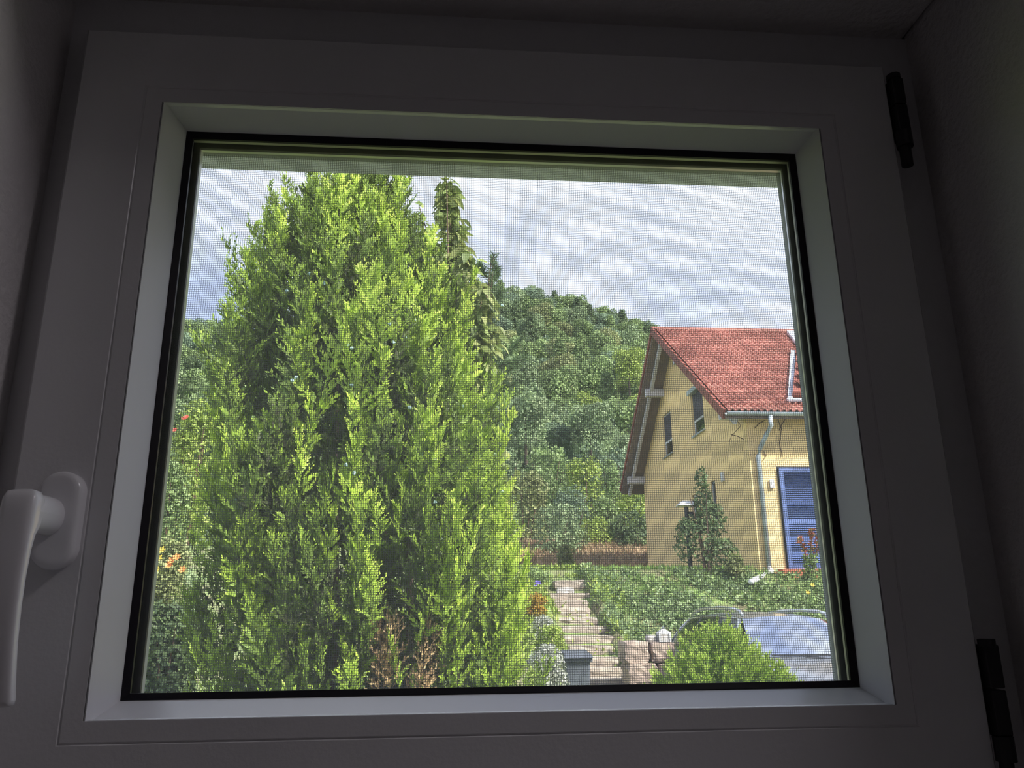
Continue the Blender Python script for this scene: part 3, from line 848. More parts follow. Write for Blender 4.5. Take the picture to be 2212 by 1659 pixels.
prof_r = [(YR + 0.13 * math.cos(math.pi * k / 8), ZR - 0.03 + 0.11 * math.sin(math.pi * k / 8)) for k in range(9)]
x_ = XV - 0.02
for k in range(12):
    m = MB().prism(prof_r, 'x', x_, x_ + 0.40)
    m.build('ridge_tile', M['verge'], house); x_ += 0.385
MB().prism(prof_r, 'x', x_, XR + 0.4).build('ridge_cap', M['verge'], house)
# flying rafter and purlin ends under the gable overhang
for (Y0, Z0_, Y1, Z1_, nr_) in ((YR, ZR, YE2, ZE2, nr2), (YR, ZR, YE1, ZE1, nrm1)):
    a = Vector((XV + 0.30, Y0, Z0_)) - nr_ * (SL + 0.07); b = Vector((XV + 0.30, Y1, Z1_)) - nr_ * (SL + 0.07)
    MB().bar(a, b, 0.09, 0.13, nr_).build('rafter', M['beam'], house)
for yy in (YB - 0.05, 23.75, 20.45, YF + 0.1):
    z1 = roof_z(yy) - SL - 0.06
    MB().box((XV + 0.12, yy - 0.09, z1 - 0.24), (XG + 0.05, yy + 0.09, z1)).build('purlin', M['beam'], house)
# gutter and downpipe
gpts = [(YE1 - 0.075 + 0.075 * math.cos(math.pi + math.pi * k / 8), ZE1 - 0.03 + 0.075 * math.sin(math.pi + math.pi * k / 8)) for k in range(9)]
gpts2 = [(YE1 - 0.075 + 0.068 * math.cos(math.pi + math.pi * k / 8), ZE1 - 0.03 + 0.068 * math.sin(math.pi + math.pi * k / 8)) for k in range(8, -1, -1)]
MB().prism(gpts + gpts2, 'x', XV + 0.02, XR + 0.4).build('gutter', M['zinc'], house)
pw = at(1636, 960, YF - 0.07)
MB().tube([(pw.x + 0.16, YE1 - 0.07, ZE1 - 0.08), (pw.x + 0.16, YE1 - 0.07, ZE1 - 0.32), (pw.x + 0.10, YE1 + 0.1, ZE1 - 0.50), (pw.x + 0.02, YF - 0.12, ZE1 - 0.78), (pw.x, YF - 0.07, ZE1 - 0.92), (pw.x, YF - 0.07, 2.30)], 0.055, 12).build('downpipe', M['zinc'], house, smooth=True)
e0, e1 = at(1667, 1235, YF - 0.5), at(1622, 1257, 15.2)
MB().tube([(pw.x, YF - 0.07, 2.36), tuple(e0), tuple(e1)], 0.055, 10).build('drain_pipe', M['white'], house, smooth=True)
# zinc flashing and a small raised tiled dormer edge on the near slope
def on_roof(px, py, lift=0.12):
    d = ray(px, py); q = Vector((0, YR, ZR)) + nrm1 * lift
    return CAM + d * ((q - CAM).dot(nrm1) / d.dot(nrm1))
fa, fb, fc, fd = on_roof(1713, 758), on_roof(1707, 864), on_roof(1736, 862), on_roof(1721, 742)
MB().bar(fa, fb, 0.12, 0.05, nrm1).build('flashing', M['zincpale'], house)
MB().bar(fb - Vector((0.06, 0, 0)), fb + Vector((1.5, 0, 0)), 0.14, 0.05, nrm1).build('flashing', M['zincpale'], house)
dm0 = fa + Vector((0.10, 0, 0)); dm1 = fb + Vector((0.10, 0, 0)) - sd1 * 0.15
v = [dm0, dm1, dm1 + Vector((1.4, 0, 0)), dm0 + Vector((1.4, 0, 0))]
v2 = [p + nrm1 * (0.10 if i in (0, 3) else 0.16) for i, p in enumerate(v)]
dmr = MB().add([*v, *v2], [(0, 1, 2, 3), (4, 5, 6, 7), (0, 1, 5, 4), (1, 2, 6, 5), (2, 3, 7, 6), (3, 0, 4, 7)]).build('dormer_roof', M['verge'], house)
nrw = 6
for r in range(nrw):
    for c in range(3):
        o = link('dormer_tile', tile_me, None, dmr)
        q = v2[0].lerp(v2[1], r / nrw) + Vector((c * TW, 0, 0)) + nrm1 * 0.01
        o.matrix_local = Matrix.Translation(q - house.location) @ basis
ft = [on_roof(1700, 714, 0.16), on_roof(1722, 742, 0.16), on_roof(1745, 744, 0.16), on_roof(1740, 714, 0.16)]
MB().add(ft + [p - nrm1 * 0.08 for p in ft], [(0, 1, 2, 3), (4, 5, 6, 7), (0, 1, 5, 4), (1, 2, 6, 5), (2, 3, 7, 6), (3, 0, 4, 7)]).build('ridge_flashing', M['zincpale'], house)
# blue louvred shutter door
sx0 = at(1680, 1012, YF).x; sz1 = at(1690, 1011, YF).z; sz0 = at(1705, 1229, YF).z; sx1 = sx0 + 0.92
shut = thing('x', (0, 0, 0)) if False else None
zmid = sz0 + (sz1 - sz0) * 0.455
f = MB(); t = 0.09; y0, y1 = YF - 0.07, YF - 0.005
for a, b in (((sx0, y0, sz0), (sx0 + t, y1, sz1)), ((sx1 - t, y0, sz0), (sx1, y1, sz1)), ((sx0 + t, y0, sz1 - t), (sx1 - t, y1, sz1)), ((sx0 + t, y0, zmid - t / 2), (sx1 - t, y1, zmid + t / 2)), ((sx0 + t, y0, sz0), (sx1 - t, y1, sz0 + t))):
    f.box(a, b)
sh = f.build('shutter', M['blue'], house)
for za, zb in ((sz0 + t, zmid - t / 2), (zmid + t / 2, sz1 - t)):
    s_ = MB(); nsl = int((zb - za) / 0.045)
    for k in range(nsl):
        z = za + (k + 0.5) * (zb - za) / nsl
        s_.add([(x, y, zz) for x in (sx0 + t, sx1 - t) for y, zz in ((y0 + 0.012, z - 0.020), (y1 - 0.01, z + 0.016), (y1 - 0.01, z + 0.022), (y0 + 0.012, z - 0.012))],
               [(0, 1, 5, 4), (1, 2, 6, 5), (2, 3, 7, 6), (3, 0, 4, 7)])
    tag(s_.build('slats', M['blue'], sh), kind='stuff')
MB().box((sx0 - 0.03, YF - 0.012, sz0), (sx1 + 0.02, YF + 0.01, sz1 + 0.03)).build('shutter_backing', M['black'], sh)
MB().box((sx0 - 0.25, YF - 0.30, sz0 - 0.22), (sx1 + 0.6, YF, sz0 - 0.01)).build('door_step', M['brick'], house, bevel=0.01)
q = at(1666, 1046, YF)
MB().box((q.x - 0.05, YF - 0.06, q.z - 0.10), (q.x + 0.05, YF, q.z + 0.10)).build('door_lamp', M['white'], house, bevel=0.015)
q = atx(1563, 1030, XG)
MB().box((XG - 0.06, q.y - 0.08, q.z - 0.12), (XG, q.y + 0.08, q.z + 0.12)).build('wall_box', M['white'], house, bevel=0.015)
vine = thing('bare_vine', (8.0, YF - 0.02, 4.9), 'thin bare vine twigs clinging under the gutter of the yellow house', 'vine')
for pts in ([(1590, 905), (1600, 920), (1580, 942), (1575, 955)], [(1578, 938), (1592, 942), (1608, 950)], [(1680, 905), (1688, 925), (1684, 960), (1690, 985)], [(1700, 900), (1690, 915), (1683, 930)], [(1650, 975), (1655, 985), (1648, 995)], [(1630, 925), (1640, 915), (1652, 908)]):
    MB().tube([tuple(at(a, b, YF - 0.02)) for a, b in pts], 0.010, 5).build('twig', M['twig'], vine)

# ================================================================== STAIRS, STONES, BIN
M['stone'] = solid('grey_brown_sandstone', (0.40, 0.31, 0.26), 0.9, (0.25, 0.19, 0.17), 5, bump=0.5, bscale=18, detail=8)
M['step'] = solid('weathered_step_stone', (0.42, 0.36, 0.30), 0.92, (0.27, 0.22, 0.19), 6, bump=0.5, bscale=22, detail=8)
M['binplastic'] = solid('dark_grey_bin_plastic', (0.085, 0.095, 0.12), 0.5, (0.07, 0.08, 0.10), 6)
M['palestone'] = solid('pale_stone', (0.60, 0.56, 0.54), 0.9, (0.46, 0.42, 0.40), 14, bump=0.4, bscale=30)
def rough_block(x0, x1, y0, y1, z0, z1, seed, amp=0.02, nseg=4):
    """a hewn stone block: gridded box with knocked-about faces and rounded corners"""
    g2 = random.Random(seed); bm = bmesh.new()
    bmesh.ops.create_cube(bm, size=1)
    bmesh.ops.subdivide_edges(bm, edges=bm.edges[:], cuts=nseg - 1, use_grid_fill=True)
    for v in bm.verts:
        c = v.co; n_ed = sum(abs(abs(k) - 0.5) < 1e-4 for k in c)
        k = 1 - (0.05 if n_ed == 2 else 0.11 if n_ed == 3 else 0)
        p = Vector(((x0 + x1) / 2 + c.x * k * (x1 - x0), (y0 + y1) / 2 + c.y * k * (y1 - y0), (z0 + z1) / 2 + c.z * k * (z1 - z0)))
        v.co = p + Vector((g2.uniform(-1, 1), g2.uniform(-1, 1), g2.uniform(-0.5, 0.5))) * amp
    m = MB(); bm.verts.index_update()
    m.add([v.co for v in bm.verts], [[v.index for v in f_.verts] for f_ in bm.faces]); bm.free()
    return m
ST = [(1204, 1275, 1253), (1189, 1277, 1281), (1172, 1266, 1296), (1200, 1270, 1313), (1208, 1286, 1334), (1219, 1309, 1353), (1223, 1322, 1374), (1235, 1322, 1396), (1255, 1332, 1421), (1262, 1353, 1444), (1262, 1357, 1468)]
stairs = thing('garden_stairs', (2.3, 11.0, 0.4), 'overgrown flight of weathered stone steps climbing the garden bank', 'stairs')
for i, (xa, xb, py) in enumerate(ST):
    Y = 15.3 - 0.4 * i
    a, b = at(xa, py, Y), at(xb, py, Y)
    rough_block(a.x - 0.06, b.x + 0.06, Y, Y + 0.46, a.z - 0.19, a.z, 50 + i, 0.012, 4).build('step', M['step'], stairs)
for i in range(3):
    Y = 10.9 - 0.4 * i; z = 0.41 - 0.15 * i
    rough_block(1.80, 2.36, Y, Y + 0.46, z - 0.19, z, 70 + i, 0.012, 4).build('step', M['step'], stairs)
q = at(1222, 1279, 14.95)
sb = rough_block(q.x - 0.17, q.x + 0.17, 14.95, 15.15, 1.80, 1.93, 90, 0.008, 3).build('stone_slab', M['palestone'])
tag(sb, 'small pale slab lying near the top of the garden stairs', 'stone')

rw = thing('sandstone_wall', (2.9, 10.7, 0.3), 'dry wall of big reddish-brown sandstone blocks beside the stairs', 'stone wall')  # a dry stone wall of stacked blocks
for i, (px0, px1, py0, py1, dy) in enumerate([(1349, 1405, 1385, 1434, 0), (1407, 1462, 1388, 1431, 0.03), (1357, 1424, 1434, 1482, -0.04), (1425, 1480, 1434, 1482, 0), (1350, 1420, 1483, 1540, -0.03), (1421, 1480, 1483, 1540, 0.02)]):
    a, b = at(px0, py0, 10.6 + dy), at(px1, py1, 10.6 + dy)
    rough_block(a.x, b.x, 10.6 + dy, 11.1 + dy, b.z, a.z, 30 + i, 0.014, 5).build('block', M['stone'], rw, smooth=False)
q0, q1 = at(1398, 1385, 10.75), at(1417, 1371, 10.75)
tag(rough_block(q0.x, q1.x, 10.72, 10.88, q0.z - 0.02, q1.z, 41, 0.012, 3).build('stone_lump', M['palestone'], smooth=True), 'small pale stone lying on the sandstone wall beside the lantern', 'stone')
# white lantern on the wall
l0, l1 = at(1423, 1386, 10.75), at(1444, 1366, 10.75)
lan = thing('lantern', ((l0.x + l1.x) / 2, 10.75, l0.z), 'white house-shaped lantern standing on the sandstone wall', 'lantern')
lw = (l1.x - l0.x) / 2; lx = (l0.x + l1.x) / 2; lh = l1.z - l0.z
m = MB()
for sx in (-1, 1):
    for sy in (-1, 1):
        m.box((lx + sx * lw - 0.012, 10.75 + sy * lw - 0.012, l0.z), (lx + sx * lw + 0.012, 10.75 + sy * lw + 0.012, l0.z + lh))
m.box((lx - lw, 10.75 - lw, l0.z), (lx + lw, 10.75 + lw, l0.z + 0.02)); m.box((lx - lw, 10.75 - lw, l0.z + lh - 0.02), (lx + lw, 10.75 + lw, l0.z + lh))
m.build('frame', M['white'], lan)
MB().box((lx - lw + 0.004, 10.75 - lw + 0.004, l0.z + 0.02), (lx + lw - 0.004, 10.75 + lw - 0.004, l0.z + lh - 0.02)).build('panes', M['palestone'], lan)
MB().add([(lx - lw * 1.1, 10.75 - lw * 1.1, l0.z + lh), (lx + lw * 1.1, 10.75 - lw * 1.1, l0.z + lh), (lx + lw * 1.1, 10.75 + lw * 1.1, l0.z + lh), (lx - lw * 1.1, 10.75 + lw * 1.1, l0.z + lh), (lx - 0.02, 10.73, l0.z + lh * 1.40), (lx + 0.02, 10.73, l0.z + lh * 1.40), (lx + 0.02, 10.77, l0.z + lh * 1.40), (lx - 0.02, 10.77, l0.z + lh * 1.40)],
         [(0, 1, 5, 4), (1, 2, 6, 5), (2, 3, 7, 6), (3, 0, 4, 7), (4, 5, 6, 7), (0, 1, 2, 3)]).build('roof', M['white'], lan)
MB().tube([(lx + 0.025 * math.cos(t), 10.75, l0.z + lh * 1.40 + 0.025 * math.sin(t)) for t in np.linspace(0, math.pi, 7)], 0.005, 5).build('ring', M['zinc'], lan)

# wheelie bin
bx0, bx1 = at(1217, 1412, 9.6).x, at(1283, 1412, 9.6).x
bz = at(1250, 1412, 9.6).z; bcx = (bx0 + bx1) / 2
wb_ = thing('wheelie_bin', (bcx + 0.03, 9.85, 0.0), 'dark grey wheelie bin with a flat lid at the foot of the stairs', 'bin')
hwt = (bx1 - bx0) / 2
m = MB()
t0 = [(bcx - hwt * 0.80, 9.66), (bcx + hwt * 0.80, 9.66), (bcx + hwt * 0.80, 10.05), (bcx - hwt * 0.80, 10.05)]
b0_ = [(bcx - hwt * 0.62, 9.70), (bcx + hwt * 0.62, 9.70), (bcx + hwt * 0.62, 10.0), (bcx - hwt * 0.62, 10.0)]
m.add([(x, y, 0.04) for x, y in b0_] + [(x, y, bz - 0.07) for x, y in t0], [(3, 2, 1, 0), (4, 5, 6, 7), (0, 1, 5, 4), (1, 2, 6, 5), (2, 3, 7, 6), (3, 0, 4, 7)])
m.build('body', M['binplastic'], wb_, bevel=0.02)
MB().box((bcx - hwt * 0.93, 9.62, bz - 0.10), (bcx + hwt * 0.93, 10.08, bz - 0.055)).build('rim', M['binplastic'], wb_, bevel=0.01)
MB().add([(bcx - hwt, 9.58, bz - 0.055), (bcx + hwt, 9.58, bz - 0.055), (bcx + hwt, 10.10, bz - 0.055), (bcx - hwt, 10.10, bz - 0.055), (bcx - hwt * 0.86, 9.66, bz - 0.005), (bcx + hwt * 0.86, 9.66, bz - 0.005), (bcx + hwt * 0.86, 10.06, bz + 0.03), (bcx - hwt * 0.86, 10.06, bz + 0.03)],
         [(3, 2, 1, 0), (4, 5, 6, 7), (0, 1, 5, 4), (1, 2, 6, 5), (2, 3, 7, 6), (3, 0, 4, 7)]).build('lid', M['binplastic'], wb_, bevel=0.012)
MB().tube([(bcx - hwt * 0.8, 10.13, bz - 0.02), (bcx + hwt * 0.8, 10.13, bz - 0.02)], 0.015, 8).build('handle', M['binplastic'], wb_)
for sx in (-1, 1):
    MB().tube([(bcx + sx * hwt * 0.66 - 0.02, 10.05, 0.10), (bcx + sx * hwt * 0.66 + 0.02, 10.05, 0.10)], 0.10, 16).build('wheel', M['black'], wb_)

# ================================================================== PARKED ESTATE CAR
M['carpaint'] = solid('silver_grey_car_paint', (0.30, 0.32, 0.36), 0.22, (0.29, 0.31, 0.35), 2, metal=0.6)
M['carglass'] = glassmat('tinted_side_glass', (0.30, 0.34, 0.32), refl=0.03)
M['windscreen'] = glassmat('reflective_windscreen', (0.35, 0.42, 0.45), refl=0.88)
M['chrome'] = solid('satin_roof_rail', (0.62, 0.64, 0.66), 0.25, metal=0.8)
M['carblack'] = solid('car_black_trim', (0.02, 0.02, 0.024), 0.4)
M['seat'] = solid('dark_seat_cloth', (0.03, 0.028, 0.03), 0.9)
CY0 = 7.05
CXc = at(1592, 1340, 9.25).x + 0.60
car = thing('car', (CXc, CY0 + 2.3, 0.0), 'silver-grey estate car with roof rails parked behind the thuja bush', 'car')
car.rotation_euler = (0, rad(2.2), rad(2.5))
CO = Vector((CXc, CY0 + 2.3, 0.0))
ORG[car.name] = CO
def cp(u, v, w_): return (CXc + v, CY0 + u, w_)
# lower body: cross sections from bumper to tail
secs = [(0.0, 0.60, 0.56, 0.30), (0.10, 0.74, 0.66, 0.22), (0.45, 0.85, 0.77, 0.18), (0.95, 0.88, 0.88, 0.18), (1.42, 0.89, 0.955, 0.18), (2.0, 0.89, 0.965, 0.18), (3.0, 0.89, 0.985, 0.18), (3.9, 0.88, 1.0, 0.20), (4.45, 0.82, 1.0, 0.28), (4.60, 0.74, 0.95, 0.36)]
rows = []
for u, hw_, wt, wlow in secs:
    half = [(0.0, wt + 0.035), (hw_ * 0.55, wt + 0.022), (hw_ * 0.86, wt), (hw_ * 0.97, wt - 0.09), (hw_ * 1.0, wt - 0.25), (hw_ * 0.99, wlow + 0.16), (hw_ * 0.92, wlow), (0.0, wlow - 0.02)]
    full = [(-a, b) for a, b in half] + [(a, b) for a, b in half[::-1]][1:-1]
    full.append(full[0])
    rows.append([cp(u, a, b) for a, b in full])
body = MB().grid(rows)
nb_ = len(rows[0]) - 1
body.f.append(tuple(range(nb_))); body.f.append(tuple(len(body.v) - 1 - nb_ + k for k in range(nb_)))
body_o = body.build('body', M['carpaint'], car, smooth=True)
def lin(a, b, t): return a + (b - a) * t
# greenhouse outlines
def ws_base(s): return (1.42 + 0.24 * s * s, 0.74 * s, 0.985 - 0.02 * s * s)
def ws_top(s): return (2.12 + 0.13 * s * s, 0.58 * s, 1.415 - 0.05 * s * s)
rows = []
for k in range(7):
    t = k / 6
    rows.append([cp(*[lin(a, b, t) + (0.03 * math.sin(math.pi * t) * 0.8 if i == 2 else 0) for i, (a, b) in enumerate(zip(ws_base(s), ws_top(s)))]) for s in np.linspace(-1, 1, 13)])
MB().grid(rows).build('windscreen', M['windscreen'], car, smooth=True)
def roof_w(u): return float(np.interp(u, [2.12, 2.5, 3.0, 3.6, 4.1, 4.3], [1.415, 1.452, 1.465, 1.455, 1.425, 1.395]))
def roof_hw(u): return float(np.interp(u, [2.12, 3.0, 3.8, 4.3], [0.58, 0.60, 0.58, 0.54]))
rows = []
for u in np.linspace(0, 1, 10):
    rows.append([cp(lin(2.12 + 0.13 * s * s, 4.28 - 0.06 * s * s, u), roof_hw(lin(2.12, 4.28, u)) * s, roof_w(lin(2.12, 4.28, u)) - 0.05 * s * s) for s in np.linspace(-1, 1, 11)])
MB().grid(rows).build('roof', M['carpaint'], car, smooth=True)
# rear screen
rows = []
for t in np.linspace(0, 1, 4):
    rows.append([cp(lin(4.28 - 0.06 * s * s, 4.52 - 0.05 * s * s, t), lin(0.54, 0.72, t) * s, lin(1.395 - 0.05 * s * s, 1.0, t)) for s in np.linspace(-1, 1, 9)])
MB().grid(rows).build('rear_window', M['carglass'], car, smooth=True)
# side: pillars, three windows each side, trim
def side_pt(u, t, sg):
    ub = u; top_u = float(np.interp(u, [1.66, 2.4, 3.7, 4.46], [2.25, 2.55, 3.7, 4.20]))
    bw = 0.985; tw = roof_w(top_u) - 0.06
    v = lin(0.80, roof_hw(top_u) + 0.01, t) + 0.03 * math.sin(math.pi * t)
    return cp(lin(ub, top_u, t), sg * v, lin(bw, tw, t))
for sg in (-1, 1):
    def panel(ua, ub, name, mat, t0=0.0, t1=1.0, push=0.0):
        rows = []
        for t in np.linspace(t0, t1, 5):
            rows.append([Vector(side_pt(lin(ua, ub, s), t, sg)) + Vector((sg * push, 0, 0)) for s in np.linspace(0, 1, 5)])
        return MB().grid(rows).build(name, mat, car, smooth=True)
    panel(1.66, 1.80, 'pillar', M['carpaint'])
    panel(1.80, 2.62, 'side_window', M['carglass'], 0.02, 0.95)
    panel(2.62, 2.74, 'pillar', M['carblack'])
    panel(2.74, 3.50, 'side_window', M['carglass'], 0.02, 0.95)
    panel(3.50, 3.60, 'pillar', M['carblack'])
    panel(3.60, 4.28, 'side_window', M['carglass'], 0.02, 0.95)
    panel(4.28, 4.46, 'pillar', M['carpaint'])
    tr = [side_pt(u, 0.97, sg) for u in np.linspace(1.80, 4.36, 14)]
    tr = [side_pt(1.76, t, sg) for t in (0.0, 0.25, 0.5, 0.75)] + tr + [side_pt(4.40, t, sg) for t in (0.75, 0.5, 0.2, 0.0)]
    MB().tube([Vector(p) + Vector((sg * 0.006, 0, 0)) for p in tr], 0.012, 6).build('window_trim', M['chrome'], car, smooth=True)
    MB().tube([Vector(side_pt(u, 0.0, sg)) + Vector((sg * 0.012, 0, 0)) for u in np.linspace(1.7, 4.42, 8)], 0.016, 6).build('belt_trim', M['carblack'], car)
    pts = [cp(2.30, sg * 0.555, 1.40), cp(2.36, sg * 0.56, 1.455), cp(2.55, sg * 0.57, 1.485), cp(3.0, sg * 0.575, 1.50), cp(3.6, sg * 0.565, 1.49), cp(4.0, sg * 0.545, 1.46), cp(4.18, sg * 0.53, 1.40)]
    MB().tube(pts, 0.022, 8).build('roof_rail', M['chrome'], car, smooth=True)
    mo = MB().box(cp(1.72, sg * 0.90 - 0.0, 0.93), cp(1.86, sg * 1.08, 1.07)).build('mirror', M['carpaint'], car, bevel=0.03)
    for u in (0.85, 3.65):
        MB().tube([cp(u, sg * 0.70, 0.32), cp(u, sg * 0.90, 0.32)], 0.32, 24).build('wheel', M['carblack'], car)
    MB().tube([cp(2.35, sg * 0.36, 1.00), cp(2.42, sg * 0.36, 1.10)], 0.10, 10).build('seat_back', M['seat'], car)
    MB().box(cp(2.40, sg * 0.36 - 0.13, 1.10), cp(2.52, sg * 0.36 + 0.13, 1.29)).build('headrest', M['seat'], car, bevel=0.04)
MB().box(cp(1.7, -0.72, 0.80), cp(4.4, 0.72, 0.94)).build('cabin_floor', M['seat'], car)
MB().bar(cp(1.42, -0.60, 0.985), cp(1.40, 0.05, 1.005), 0.02, 0.018).build('wiper', M['carblack'], car)
MB().bar(cp(1.40, 0.05, 1.003), cp(1.46, 0.66, 0.99), 0.02, 0.018).build('wiper', M['carblack'], car)
MB().grid([[cp(1.30 + 0.22 * s * s, 0.74 * s, 0.972 - 0.02 * s * s) for s in np.linspace(-1, 1, 9)], [cp(1.43 + 0.24 * s * s, 0.74 * s, 0.99 - 0.02 * s * s) for s in np.linspace(-1, 1, 9)]]).build('cowl', M['carblack'], car)
# ================================================================== VEGETATION BEHIND
def lm(name, a, b, c, tr=0.3): return leafmat(name, [a, b, c], tr)
GREENS = {  # greens brightened to stand in for haze over the forest
 'mid': lm('leaf_mid_green', (0.15, 0.21, 0.085), (0.23, 0.32, 0.125), (0.34, 0.45, 0.18)),
 'yellow': lm('leaf_yellow_green', (0.20, 0.27, 0.06), (0.31, 0.41, 0.09), (0.46, 0.55, 0.14)),
 'dark': lm('leaf_dark_green', (0.075, 0.115, 0.055), (0.13, 0.19, 0.085), (0.20, 0.27, 0.12)),
 'grey': lm('leaf_grey_green', (0.17, 0.24, 0.12), (0.26, 0.35, 0.18), (0.38, 0.46, 0.26)),
 'olive': lm('leaf_olive', (0.19, 0.22, 0.09), (0.27, 0.31, 0.13), (0.38, 0.41, 0.19)),
 'blue': lm('leaf_blue_green', (0.12, 0.18, 0.12), (0.19, 0.27, 0.17), (0.28, 0.37, 0.23)),
}
M['trunk'] = solid('forest_trunk', (0.10, 0.075, 0.055), 0.9)

def crown_lumps(seed, kind):
    g2 = random.Random(seed); out = []
    if kind == 'round':
        out.append((0, 0, 5.2, 2.6, 2.6, 2.6)); out.append((0, 0, 2.2, 2.7, 2.7, 1.9))
        for k in range(8):
            a = g2.uniform(0, 6.28); r = g2.uniform(1.2, 2.3)
            out.append((r * math.cos(a), r * math.sin(a), g2.uniform(3.4, 7.2), g2.uniform(1.2, 1.9), g2.uniform(1.2, 1.9), g2.uniform(1.1, 1.7)))
    else:
        for k in range(9):
            z = 2.2 + k * 0.85; r = 2.3 * (1 - k / 10) + 0.25
            for q in range(3):
                a = k * 1.1 + q * 2.1
                out.append((r * 0.5 * math.cos(a), r * 0.5 * math.sin(a), z, r * 0.62, r * 0.62, 0.55))
    return out
CROWN = {}
for key, kind, seed in (('round_a', 'round', 1), ('round_b', 'round', 2), ('round_c', 'round', 3), ('round_d', 'round', 4), ('fir_a', 'fir', 5), ('fir_b', 'fir', 6)):
    V, Q = leaf_cloud(5200, crown_lumps(seed, kind), 0.34, 0.24, 600 + seed, shell=0.7, out=1.0, droop=0.2)
    CROWN[key] = (V, Q)
CM = {}
def crown_mesh(key, mat):
    if key not in CM:
        me = np_mesh('crown', *CROWN[key]); me.materials.append(GREENS['mid']); CM[key] = me
    return CM[key]
tm_ = MB().tube([(0, 0, -1.0), (0.05, 0, 2.5), (0, 0.05, 5.5)], 0.20, 6, 0.07); trunk_me = tm_.mesh('trunk'); trunk_me.materials.append(M['trunk'])
KINDLAB = {'mid': 'mid-green leafy tree in the forest on the hillside', 'yellow': 'pale yellow-green tree in the forest on the hillside', 'dark': 'dark green tree in the forest on the hillside', 'grey': 'greyish green broad tree in the forest on the hillside', 'olive': 'olive green tree in the forest on the hillside', 'blue': 'blue-green tree in the forest on the hillside'}
def forest_tree(x, y, s, key, mat, rz, label=None, group='forest trees on the hillside', sz=1.0):
    z = ground(x, y)
    t = thing('tree', (x, y, z - 0.2), label or KINDLAB[mat], 'tree', group)
    c = link('crown', crown_mesh(key, mat), None, t); c.material_slots[0].link = 'OBJECT'; c.material_slots[0].material = GREENS[mat]; b = link('trunk', trunk_me, None, t)
    t.scale = (s, s, s * sz); t.rotation_euler = (0, 0, rz)
    return t
g3 = random.Random(21)
rows_y = [78, 90, 104, 119, 134, 148, 161, 174, 187, 199, 211, 223, 234, 245, 255, 264]
for ri, Y in enumerate(rows_y):
    for side in ((1035, 1425), (352, 470)):
        if side[0] < 600 and Y < 100: continue
        xa = at(side[0], 900, Y).x; xb = at(side[1], 900, Y).x
        step = 5.2 if Y < 120 else (6.8 if Y < 225 else 5.8)
        n = max(1, int((xb - xa) / step))
        for k in range(n + 1):
            x = xa + (k + 0.5 * (ri % 2) + g3.uniform(-0.3, 0.3)) * step
            y = Y + g3.uniform(-4, 4)
            fir = g3.random() < (0.28 if Y > 120 else 0.0)
            mat = g3.choice(['dark', 'blue', 'dark', 'mid'] if fir else (['mid', 'mid', 'mid', 'grey', 'olive', 'blue', 'dark', 'blue'] if Y > 130 else ['mid', 'yellow', 'grey', 'mid', 'grey', 'blue', 'mid']))
            band = 'low in the forest above the hedge' if Y < 100 else 'half-way up the forested hill' if Y < 165 else 'high on the forested hill' if Y < 225 else 'on the hill crest against the sky'
            where = ' towards the window handle' if side[0] < 600 else ''
            lab = {'mid': 'mid-green', 'yellow': 'pale yellow-green', 'dark': 'dark green', 'grey': 'greyish green', 'olive': 'olive green', 'blue': 'blue-green'}[mat] + (' pointed fir ' if fir else ' rounded tree ') + band + where
            big = 1.0 if Y < 120 else 1.28
            forest_tree(x, y, g3.uniform(0.85, 1.2) * big, g3.choice(['fir_a', 'fir_b']) if fir else g3.choice(['round_a', 'round_b', 'round_c', 'round_d']), mat, g3.uniform(0, 6.28), lab, sz=g3.uniform(0.9, 1.12))
# the rest of the forest, which the cypress, the house and the wall hide from here
fV, fQ, foff = [], [], 0
light = [leaf_cloud(650, crown_lumps(40 + k, 'round'), 0.95, 0.7, 640 + k, shell=0.7, out=1.0) for k in range(4)]
for ri, Y in enumerate([60, 78, 98, 120, 144, 168, 192, 216, 238, 256]):
    for pa, pb_ in ((-900, 345), (480, 1030), (1435, 2600)):
        x = at(pa, 900, Y).x + 3; xe = at(pb_, 900, Y).x - 3
        while x < xe:
            y = Y + g3.uniform(-5, 5); s_ = g3.uniform(1.15, 1.6)
            V, Q = light[g3.randrange(4)] if Y > 100 else CROWN['round_' + g3.choice('abcd')]
            if pa > 1400: s_ *= 0.75
            if not (5 < x < 20 and y < 70):
                fV.append(V * s_ + np.array([x, y, ground(x, y) - 0.4])); fQ.append(Q + foff); foff += len(V)
            x += g3.uniform(8.5, 12)
tag(link('forest', np_mesh('forest', np.concatenate(fV), np.concatenate(fQ)), GREENS['mid']), 'forest canopy covering the hillside behind the cypress and the house', 'forest', kind='stuff')
# a few particular trees at the edge of the forest
def edge_tree(px, py_top, Y, s, key, mat, label, sz=1.0):
    p = at(px, py_top, Y)
    t = forest_tree(p.x, Y, s, key, mat, px * 0.7, label, group='trees at the forest edge', sz=sz)
    hgt = 8.1 * s * sz
    t.location.z = p.z - hgt
    return t
edge_tree(1135, 848, 62, 0.66, 'round_b', 'grey', 'large grey-green tree at the forest edge close to the cypress')
edge_tree(1272, 868, 62, 0.62, 'round_a', 'grey', 'round grey-green tree at the forest edge below the conifers')
edge_tree(1205, 915, 64, 0.52, 'round_c', 'blue', 'small dark tree between two grey-green trees at the forest edge')
edge_tree(1355, 755, 128, 0.9, 'round_d', 'yellow', 'bright yellow-green tree just beside the verge of the tiled roof')

